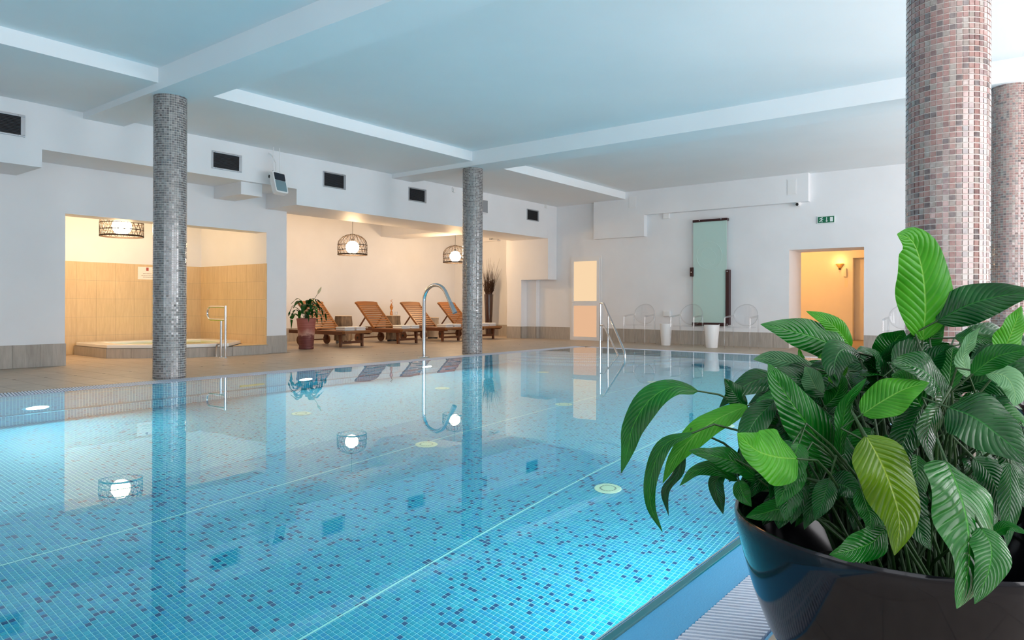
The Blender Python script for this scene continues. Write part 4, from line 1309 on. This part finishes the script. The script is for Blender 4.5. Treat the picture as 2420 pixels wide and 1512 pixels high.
made = 0
while made < 135:
    px, py = rr.uniform(1690, 2440), rr.uniform(760, 1260)
    if not inside(px, py): continue
    d0 = rr.uniform(1.62, 1.95)
    dx, dy = px - 2150 + rr.uniform(-120, 120), (py - 1080) * .6 + rr.uniform(-60, 160)
    n_ = math.hypot(dx, dy) + 1e-6; dx /= n_; dy /= n_
    L = rr.uniform(110, 190); dep = rr.uniform(-.08, .08)
    path = [(px, py), (px + dx * L * .35, py + dy * L * .35 - 8), (px + dx * L * .7, py + dy * L * .7 + 4), (px + dx * L, py + dy * L + 34)]
    if not inside(path[2][0], path[2][1]) or path[3][1] > 1270 or path[3][0] < 1720: continue
    P3 = [gd(q_[0], q_[1], d0 + dep * k_ / 3) for k_, q_ in enumerate(path)]
    a = rr.uniform(0, 6.28)
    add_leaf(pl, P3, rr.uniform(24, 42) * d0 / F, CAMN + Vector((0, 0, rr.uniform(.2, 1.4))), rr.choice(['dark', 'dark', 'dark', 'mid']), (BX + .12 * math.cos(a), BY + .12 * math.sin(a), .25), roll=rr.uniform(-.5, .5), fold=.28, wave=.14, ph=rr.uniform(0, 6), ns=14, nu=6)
    made += 1

for k in range(46):                                       # blades hanging low over the soil
    px, py = rr.uniform(1850, 2430), rr.uniform(1030, 1160)
    d0 = rr.uniform(1.46, 1.74); sx = (px - 2150) / 300 * rr.uniform(10, 60); L = rr.uniform(80, 120)
    path = [(px, py), (px + sx * .3, py + L * .3 - 6), (px + sx * .7, py + L * .66), (px + sx, py + L)]
    P3 = [gd(q_[0], q_[1], d0 - .05 * k_ / 3) for k_, q_ in enumerate(path)]
    a = rr.uniform(0, 6.28)
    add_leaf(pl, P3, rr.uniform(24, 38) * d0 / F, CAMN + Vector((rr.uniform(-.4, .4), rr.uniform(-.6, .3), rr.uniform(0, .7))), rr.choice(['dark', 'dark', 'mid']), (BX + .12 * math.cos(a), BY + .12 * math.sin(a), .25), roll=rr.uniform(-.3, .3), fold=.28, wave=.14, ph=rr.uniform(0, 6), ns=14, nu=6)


def radial_plant(root, cx, cy, z0, n, L0, L1, hw0, hw1, h0, h1, seed, kinds, spread=.12, avoid=None):
    r_ = random.Random(seed)
    for k in range(n):
        a = k * 2.399 + r_.uniform(-.3, .3); f = (k + .5) / n
        hgt = h1 + (h0 - h1) * f; out = spread * (.3 + f); L = r_.uniform(L0, L1); o_ = Vector((math.cos(a), math.sin(a), 0))
        if avoid and (o_.x * avoid[0] + o_.y * avoid[1]) > .55: continue
        c = Vector((cx, cy, z0 + hgt)) + o_ * out
        e = r_.uniform(.15, .6) * (1 - f)
        p1 = c + o_ * L * .4 + Vector((0, 0, L * (.25 + e * .5))); p2 = c + o_ * L * .75 + Vector((0, 0, L * (.1 + e * .3))); p3 = c + o_ * L * (.98 - .1 * f) + Vector((0, 0, -L * (.3 + .5 * f - e)))
        add_leaf(root, [c, p1, p2, p3], r_.uniform(hw0, hw1), Vector((0, 0, 1)) - o_ * .2, r_.choice(kinds), (cx + .25 * out * o_.x, cy + .25 * out * o_.y, z0), fold=.25, wave=.12, ph=r_.uniform(0, 6), ns=14, nu=6)


B2 = gd(2600, 900, 3.5); bowl(float(B2[0]), float(B2[1]), 'black planter bowl behind the large column, at the right edge')
p2_ = empty('peace_lily', (float(B2[0]), float(B2[1]), .25)); tag(p2_, 'leafy peace lily behind the large column at the right edge', 'plant')
radial_plant(p2_, float(B2[0]), float(B2[1]), .255, 44, .20, .32, .045, .065, .18, .56, 5, ['dark', 'mid', 'dark', 'mid', 'bright'], .16, (-.3, .95))

# terracotta pot with peace lily in the recess
PXY = (8.78, 12.10)
tp = MB().lathe([(0, 0), (.135, 0), (.15, .012), (.148, .05), (.142, .055), (.155, .2), (.172, .4), (.188, .57), (.196, .60), (.196, .625), (.182, .628), (.172, .58), (0, .56)], 36).build('terracotta_pot', M['terracotta'], None, True)
tp.location = (*PXY, 0); tag(tp, 'tall two-tone maroon and pink terracotta pot beside the loungers', 'pot')
MB().lathe([(0, .575), (.172, .572)], 24).build('soil', M['soil'], tp)
p3_ = empty('peace_lily', (*PXY, .575)); tag(p3_, 'drooping peace lily in the terracotta pot with one faded flower', 'plant')
radial_plant(p3_, PXY[0], PXY[1], .58, 26, .20, .32, .040, .062, .05, .36, 9, ['dark', 'dark', 'mid'], .13)
fs = MB().tube([(0, 0, 0), (.05, -.02, .25), (.13, -.10, .46), (.17, -.15, .56)], .004, 6).build('flower_stalk', M['stem'], p3_, True)
m_ = leaf_mesh('spathe', [(.17, -.15, .55), (.18, -.17, .60), (.20, -.19, .65), (.215, -.205, .70)], .025, (-.6, -.6, .2), ns=10, nu=4); m_.materials.append(M['spathe'])
so = bpy.data.objects.new('spathe', m_); COL.objects.link(so); so.parent = fs

# ================================================================== POOL FITTINGS
spt = empty('water_spout', (8.74, 8.70, 0)); tag(spt, 'chrome gooseneck water spout arching over the pool', 'spout')
pts = [(0, 0, 0), (0, 0, .5), (0, 0, .98)]
for a in np.linspace(math.pi, .42, 12): pts.append((0, -.28 - .28 * math.cos(a), .98 + .275 * math.sin(a)))
pts[3:4] = []
end = Vector(pts[-1]); dirv = (Vector(pts[-1]) - Vector(pts[-2])).normalized()
pts.append(tuple(end + dirv * .20))
MB().tube(pts, .032, 16).build('neck', M['chrome'], spt, True)
e0 = end + dirv * .17
MB().tube([tuple(e0), tuple(e0 + dirv * .04), tuple(e0 + dirv * .20)], [.036, .040, .042], 16).build('nozzle', M['alu'], spt, True)
MB().lathe([(0, 0), (.11, 0), (.10, .012), (.04, .016)], 24).build('floor_flange', M['chrome'], spt, True)

er = empty('step_handrail', (12.67, 7.48, 0)); tag(er, 'double chrome handrail sloping down the corner steps into the pool', 'handrail')
A0 = Vector((12.67, 7.48, 0)); A1 = Vector((12.60, 7.36, 0)); A2 = Vector((10.93, 5.96, 0)); A3 = Vector((11.30, 6.29, 0))
L_ = lambda v, z: tuple(Vector((v.x, v.y, z)) - A0)
MB().tube([L_(A0, -.56), L_(A0, .955)], .021, 12).build('post', M['chrome'], er, True)
MB().tube([L_(A0, .955), L_(A1, .955), L_(A1.lerp(A2, .05), .925), L_(A2, .10), L_(A2 + (A2 - A1) * .01, .05), L_(A2 + (A2 - A1) * .012, -1.6)], .021, 12).build('upper_rail', M['chrome'], er, True)
MB().tube([L_(A0, .50), L_(A1, .50), L_(A1.lerp(A3, .06), .475), L_(A3, 0), L_(A3 + (A3 - A1) * .5, -.25)], .018, 12).build('lower_rail', M['chrome'], er, True)
q = A1.lerp(A2, .24)
MB().tube([L_(q, -.6), L_(q, .955 - .855 * .24)], .018, 12).build('post', M['chrome'], er, True)

# ================================================================== END WALL
# frosted door
dy0, dy1 = gx(1418, 700, XE)[1], gx(1352, 700, XE)[1]; dz = 2.13
do = MB(); X = XE - .045
do.box(X, dy0, 0, XE + .02, dy0 + .075, dz); do.box(X, dy1 - .075, 0, XE + .02, dy1, dz); do.box(X, dy0 + .075, dz - .075, XE + .02, dy1 - .075, dz); do.box(X, dy0 + .075, 0, XE + .02, dy1 - .075, .09); do.box(X, dy0 + .075, .90, XE + .02, dy1 - .075, 1.02)
door = struct(do.build('door_1', M['white_plastic']), 'white framed door with two frosted panes glowing warm', 'door')
fr = MB(); fr.box(XE - .02, dy0 - .05, 0, XE, dy0, dz + .05); fr.box(XE - .02, dy1, 0, XE, dy1 + .05, dz + .05); fr.box(XE - .02, dy0, dz, XE, dy1, dz + .05); fr.build('door_frame', M['white_plastic'], door)
MB().box(XE - .03, dy0 + .07, 1.015, XE - .02, dy1 - .07, dz - .07).build('upper_pane', M['door_glow2'], door)
MB().box(XE - .03, dy0 + .07, .085, XE - .02, dy1 - .07, .905).build('lower_pane', M['door_glow'], door)
hl = MB(); hl.box(X - .012, dy1 - .06, .86, X, dy1 - .02, 1.08); hl.tube([(X - .01, dy1 - .04, 1.0), (X - .05, dy1 - .04, 1.0), (X - .05, dy1 - .16, 1.0)], .009, 8); hl.build('door_handle', M['white_plastic'], door)

# glass wall panel with dark wooden bars
gp = empty('glass_wall_panel', (0, 0, 0)); tag(gp, 'tall frosted green glass panel with dark wooden holders on the end wall', 'wall panel')
XG = XE - .10
g0, g1 = gx(1717, 640, XG)[1], gx(1638, 640, XG)[1]
MB().box(XG, g0, .44, XG + .012, g1, 2.90).build('glass_pane', M['green_glass'], gp)


def wbar(pa, pb, name='wooden_bar'):
    a = gx(*pa, XG - .02); b = gx(*pb, XG - .02)
    o = MB().box(XG - .03, min(a[1], b[1]), min(a[2], b[2]), XE - .001, max(a[1], b[1]), max(a[2], b[2])).build(name, M['wenge'], gp, bevel=.004)
    return a, b


a, b = wbar((1637, 526), (1718.5, 514.5)); wbar((1630.5, 632), (1638.5, 653)); wbar((1715, 637), (1722.5, 768)); wbar((1635.5, 769), (1715, 763))
for (px, py) in ((1653, 521), (1704, 517), (1633.5, 643), (1718.5, 641), (1718.5, 766), (1700, 766.5)):
    p = gx(px, py, XG - .032); s_ = MB().tube([(XG - .036, p[1], p[2]), (XG - .029, p[1], p[2])], .012, 10).build('screw_cap', M['chrome'], gp, True)
ec = gx(1676, 604, XG)
ring = MB().tube([(XG - .001, ec[1] + .30 * math.cos(a_), ec[2] + .32 * math.sin(a_)) for a_ in np.linspace(0, 2 * math.pi, 40, endpoint=False)], .006, 5, True); ring.build('etched_ring', M['etch'], gp)
em = MB()
for (u0, v0, r_, a0, a1) in ((-.02, .02, .17, 1.0, 3.4), (.05, -.02, .12, -1.2, 1.3), (-.06, -.12, .10, 3.6, 6.0), (.0, .10, .07, .2, 2.6), (.06, -.16, .06, -2.2, .6)):
    em.tube([(XG - .001, ec[1] - u0 - r_ * math.cos(a_), ec[2] + v0 + r_ * math.sin(a_)) for a_ in np.linspace(a0, a1, 10)], .004, 5)
em.build('etched_emblem', M['etch'], gp)

# clear chairs and white side tables


def make_chair():
    r = empty('clear_chair')                     # faces -x, origin on the floor at its centre
    w, d = .27, .25
    for sx in (-1, 1):
        for sy in (-1, 1):
            top = .66 if sx < 0 else .68; ox = .05 if sx > 0 else .0
            MB().tube([(sx * d + ox, sy * (w - .0), 0), (sx * d, sy * w, .45), (sx * (d - .01), sy * w, top)], [.013, .018, .017], 10).build('leg', M['clear_leg'], r, True)
    st = MB(); n = 12
    P = []
    for k in range(24):
        a = 2 * math.pi * k / 24; c_, s_ = math.cos(a), math.sin(a)
        P.append((d * 1.02 * math.copysign(abs(c_) ** .5, c_), w * .99 * math.copysign(abs(s_) ** .5, s_)))
    st.prism(P, .445, .462).build('seat', M['clear'], r)
    for sy in (-1, 1):
        MB().tube([(-d + .01, sy * w, .66), (-.05, sy * (w + .01), .675), (.12, sy * (w + .01), .685), (d - .01, sy * w, .70)], .018, 10).build('armrest', M['clear_leg'], r, True)
    bk = MB(); N = 18; R = 6                     # oval shell back, dished
    V = [(d + .04, 0, .70)]
    for i in range(1, R + 1):
        q = i / R
        for k in range(N):
            a = 2 * math.pi * k / N; y = .265 * q * math.cos(a); z = .71 + .235 * q * math.sin(a)
            V.append((d + .05 - .9 * y * y + .10 * (z - .5), y, z))
    bk.v = V; bk.f = [(0, 1 + k, 1 + (k + 1) % N) for k in range(N)]
    for i in range(R - 1):
        for k in range(N): bk.f.append((1 + i * N + k, 1 + (i + 1) * N + k, 1 + (i + 1) * N + (k + 1) % N, 1 + i * N + (k + 1) % N))
    bo = bk.build('backrest', M['clear'], r, True)
    so_ = bo.modifiers.new('thickness', 'SOLIDIFY'); so_.thickness = .008
    MB().tube([V[1 + (R - 1) * N + k] for k in range(N)], .007, 6, True).build('back_rim', M['clear_leg'], r, True)
    return r


ch = make_chair()
CH = [((14.86, 7.72), 'clear plastic armchair nearest the frosted door'), ((14.82, 6.52), 'clear plastic armchair left of the green glass panel, between the white tables'), ((14.80, 5.28), 'clear plastic armchair right of the second white table'), ((14.80, 2.26), 'clear plastic armchair almost hidden behind the large near column')]
for i, (p, lab) in enumerate(CH):
    o = ch if i == 0 else copy_tree(ch)
    o.location = (p[0], p[1], 0); tag(o, lab, 'chair', 'clear chairs along the end wall')
for (x, y, rad, lab) in ((14.90, 7.06, .14, 'white tapered side table beside the first clear chair'), (14.72, 5.90, .165, 'white tapered side table in front of the green glass panel')):
    o = MB().lathe([(0, 0), (rad * .72, 0), (rad * .75, .01), (rad, .485), (rad * .985, .495), (0, .495)], 36).build('side_table', M['white_plastic'], None, True)
    o.location = (x, y, 0); tag(o, lab, 'side table', 'white tapered side tables')


def wallbox(name, a, b, depth, label, cat, mat='white_plastic', inset=True, x=XE):
    p = gx(*a, x); q = gx(*b, x); y0, y1 = sorted((p[1], q[1])); z0, z1 = sorted((p[2], q[2]))
    r = empty(name, (x, (y0 + y1) / 2, (z0 + z1) / 2)); tag(r, label, cat); w, h = (y1 - y0) / 2, (z1 - z0) / 2
    MB().box(-depth, -w, -h, -.0005, w, h).build('box', M[mat], r, bevel=.006)
    if inset: MB().box(-depth - .005, -w * .82, -h * .86, -depth, w * .82, h * .86).build('cover', M[mat], r, bevel=.003)
    return r


wallbox('wall_socket', (1570, 734), (1585, 748), .06, 'white socket box on the end wall between two clear chairs', 'socket')
wallbox('access_panel', (1486, 465), (1504, 491), .008, 'white access panel high on the end wall above the frosted door', 'panel', x=XE - .15)
wallbox('access_panel', (1860, 424), (1883, 460), .008, 'white access panel high above the wall camera', 'panel', x=XE - .15)
wallbox('junction_box', (1569, 502), (1583, 516), .05, 'small white junction box left of the green glass panel', 'junction box')
cp = gx(1890, 483, XE); cmo = empty('wall_camera', (XE, cp[1], cp[2])); tag(cmo, 'white dome camera with black lens left of the exit sign', 'camera')
c_ = MB().tube([(-.001, 0, .03), (-.06, 0, .03)], .055, 18).build('mount', M['white_plastic'], cmo, True)
b_ = MB().lathe([(0, -.06), (.03, -.052), (.052, -.03), (.06, 0), (.052, .03), (.03, .052), (0, .06)], 18).build('ball', M['white_plastic'], cmo, True); b_.location = (-.09, 0, 0)
l_ = MB().tube([(-.13, .012, -.012), (-.155, .014, -.014)], .030, 16).build('lens', M['black'], cmo, True)
p0, p1 = gx(1527, 505, XE), gx(1885, 478, XE)
cd = MB().box(XE - .012, p1[1], p1[2] - .007, XE - .0005, p0[1], p1[2] + .007).build('cable_duct', M['white_plastic'], None); tag(cd, 'thin white cable duct running to the dome camera', 'cable duct')

# exit sign
e0, e1 = gx(1932, 525, XE), gx(1974, 513, XE)
ey, ez = (e0[1] + e1[1]) / 2, (e0[2] + e1[2]) / 2; ew, eh = (e0[1] - e1[1]) / 2, .078
es = empty('exit_sign', (XE, ey, ez)); tag(es, 'green emergency exit sign with running figure, down arrow and door', 'sign')
MB().box(-.03, -ew, -eh, -.0005, ew, eh).build('housing', M['sign_white'], es, bevel=.004)
MB().box(-.033, -ew * .92, -eh * .82, -.03, ew * .92, eh * .82).build('green_face', M['green_sign'], es)
U = lambda u, v: (-.0345, ew * (.92 - 1.84 * u), eh * (.82 - 1.64 * v))       # u right, v down on the face
pic = MB()
pic.box(-.0345, U(.75, 0)[1], U(0, .12)[2], -.033, U(.93, 0)[1], U(0, .86)[2])
pic.box(-.0345, U(.525, 0)[1], U(0, .10)[2], -.033, U(.565, 0)[1], U(0, .72)[2])
pic.extrude_poly([U(.45, .66), U(.545, .74), U(.64, .66), U(.545, .90)], (.0012, 0, 0))
hd_ = MB().lathe([(0, 0), (.012, 0), (.012, .0015), (0, .0015)], 14)
for st in ([(.10, .40), (.16, .24), (.24, .30)], [(.24, .28), (.19, .55)], [(.235, .38), (.27, .46), (.335, .46)], [(.19, .55), (.17, .76), (.08, .80)], [(.19, .55), (.26, .66), (.265, .90)]):
    for a_, b_ in zip(st[:-1], st[1:]): pic.bar(U(*a_), U(*b_), .0125, .002, (1, 0, 0))
pic.tube([U(.265, .17), (-.0325, U(.265, .17)[1], U(.265, .17)[2])], .0125, 14)
pic.build('pictogram', M['sign_white'], es)

# corridor things
sc = gx(1985, 627, 20.4); sco = empty('wall_sconce', (20.4, sc[1], sc[2])); tag(sco, 'plaster uplighter sconce on the corridor wall', 'wall lamp')
h_ = MB(); n = 12
for (r_, z) in ((.025, -.09), (.03, -.085), (.075, -.01), (.105, .045)): h_.v += [(-r_ * math.sin(math.pi * k / n), -r_ * math.cos(math.pi * k / n), z) for k in range(n + 1)]
for i in range(3):
    for k in range(n): h_.f.append((i * (n + 1) + k, i * (n + 1) + k + 1, (i + 1) * (n + 1) + k + 1, (i + 1) * (n + 1) + k))
h_.build('shade', M['sconce'], sco, True)
MB().lathe([(0, -.03), (.025, -.03), (.03, 0), (0, 0)], 10).build('finial', M['black'], sco).location = (-.03, 0, -.085)
point('sconce_light', (20.4 - .16, sc[1], sc[2] + .10), 4, (1.0, .45, .12), None, .05)
wallbox('wall_intercom', (1994, 634), (2001, 654), .05, 'white device with a dark strip beside the corridor sconce', 'intercom', inset=False, x=20.4)
wb_ = wallbox('notice_sheet', (1996, 656), (2004, 678), .004, 'pale notice sheet on the corridor wall below the intercom', 'notice', 'paper', False, x=20.4)
point('corridor_light', (18.6, 5.4, 2.55), 95, (1.0, .45, .12), None, .12)
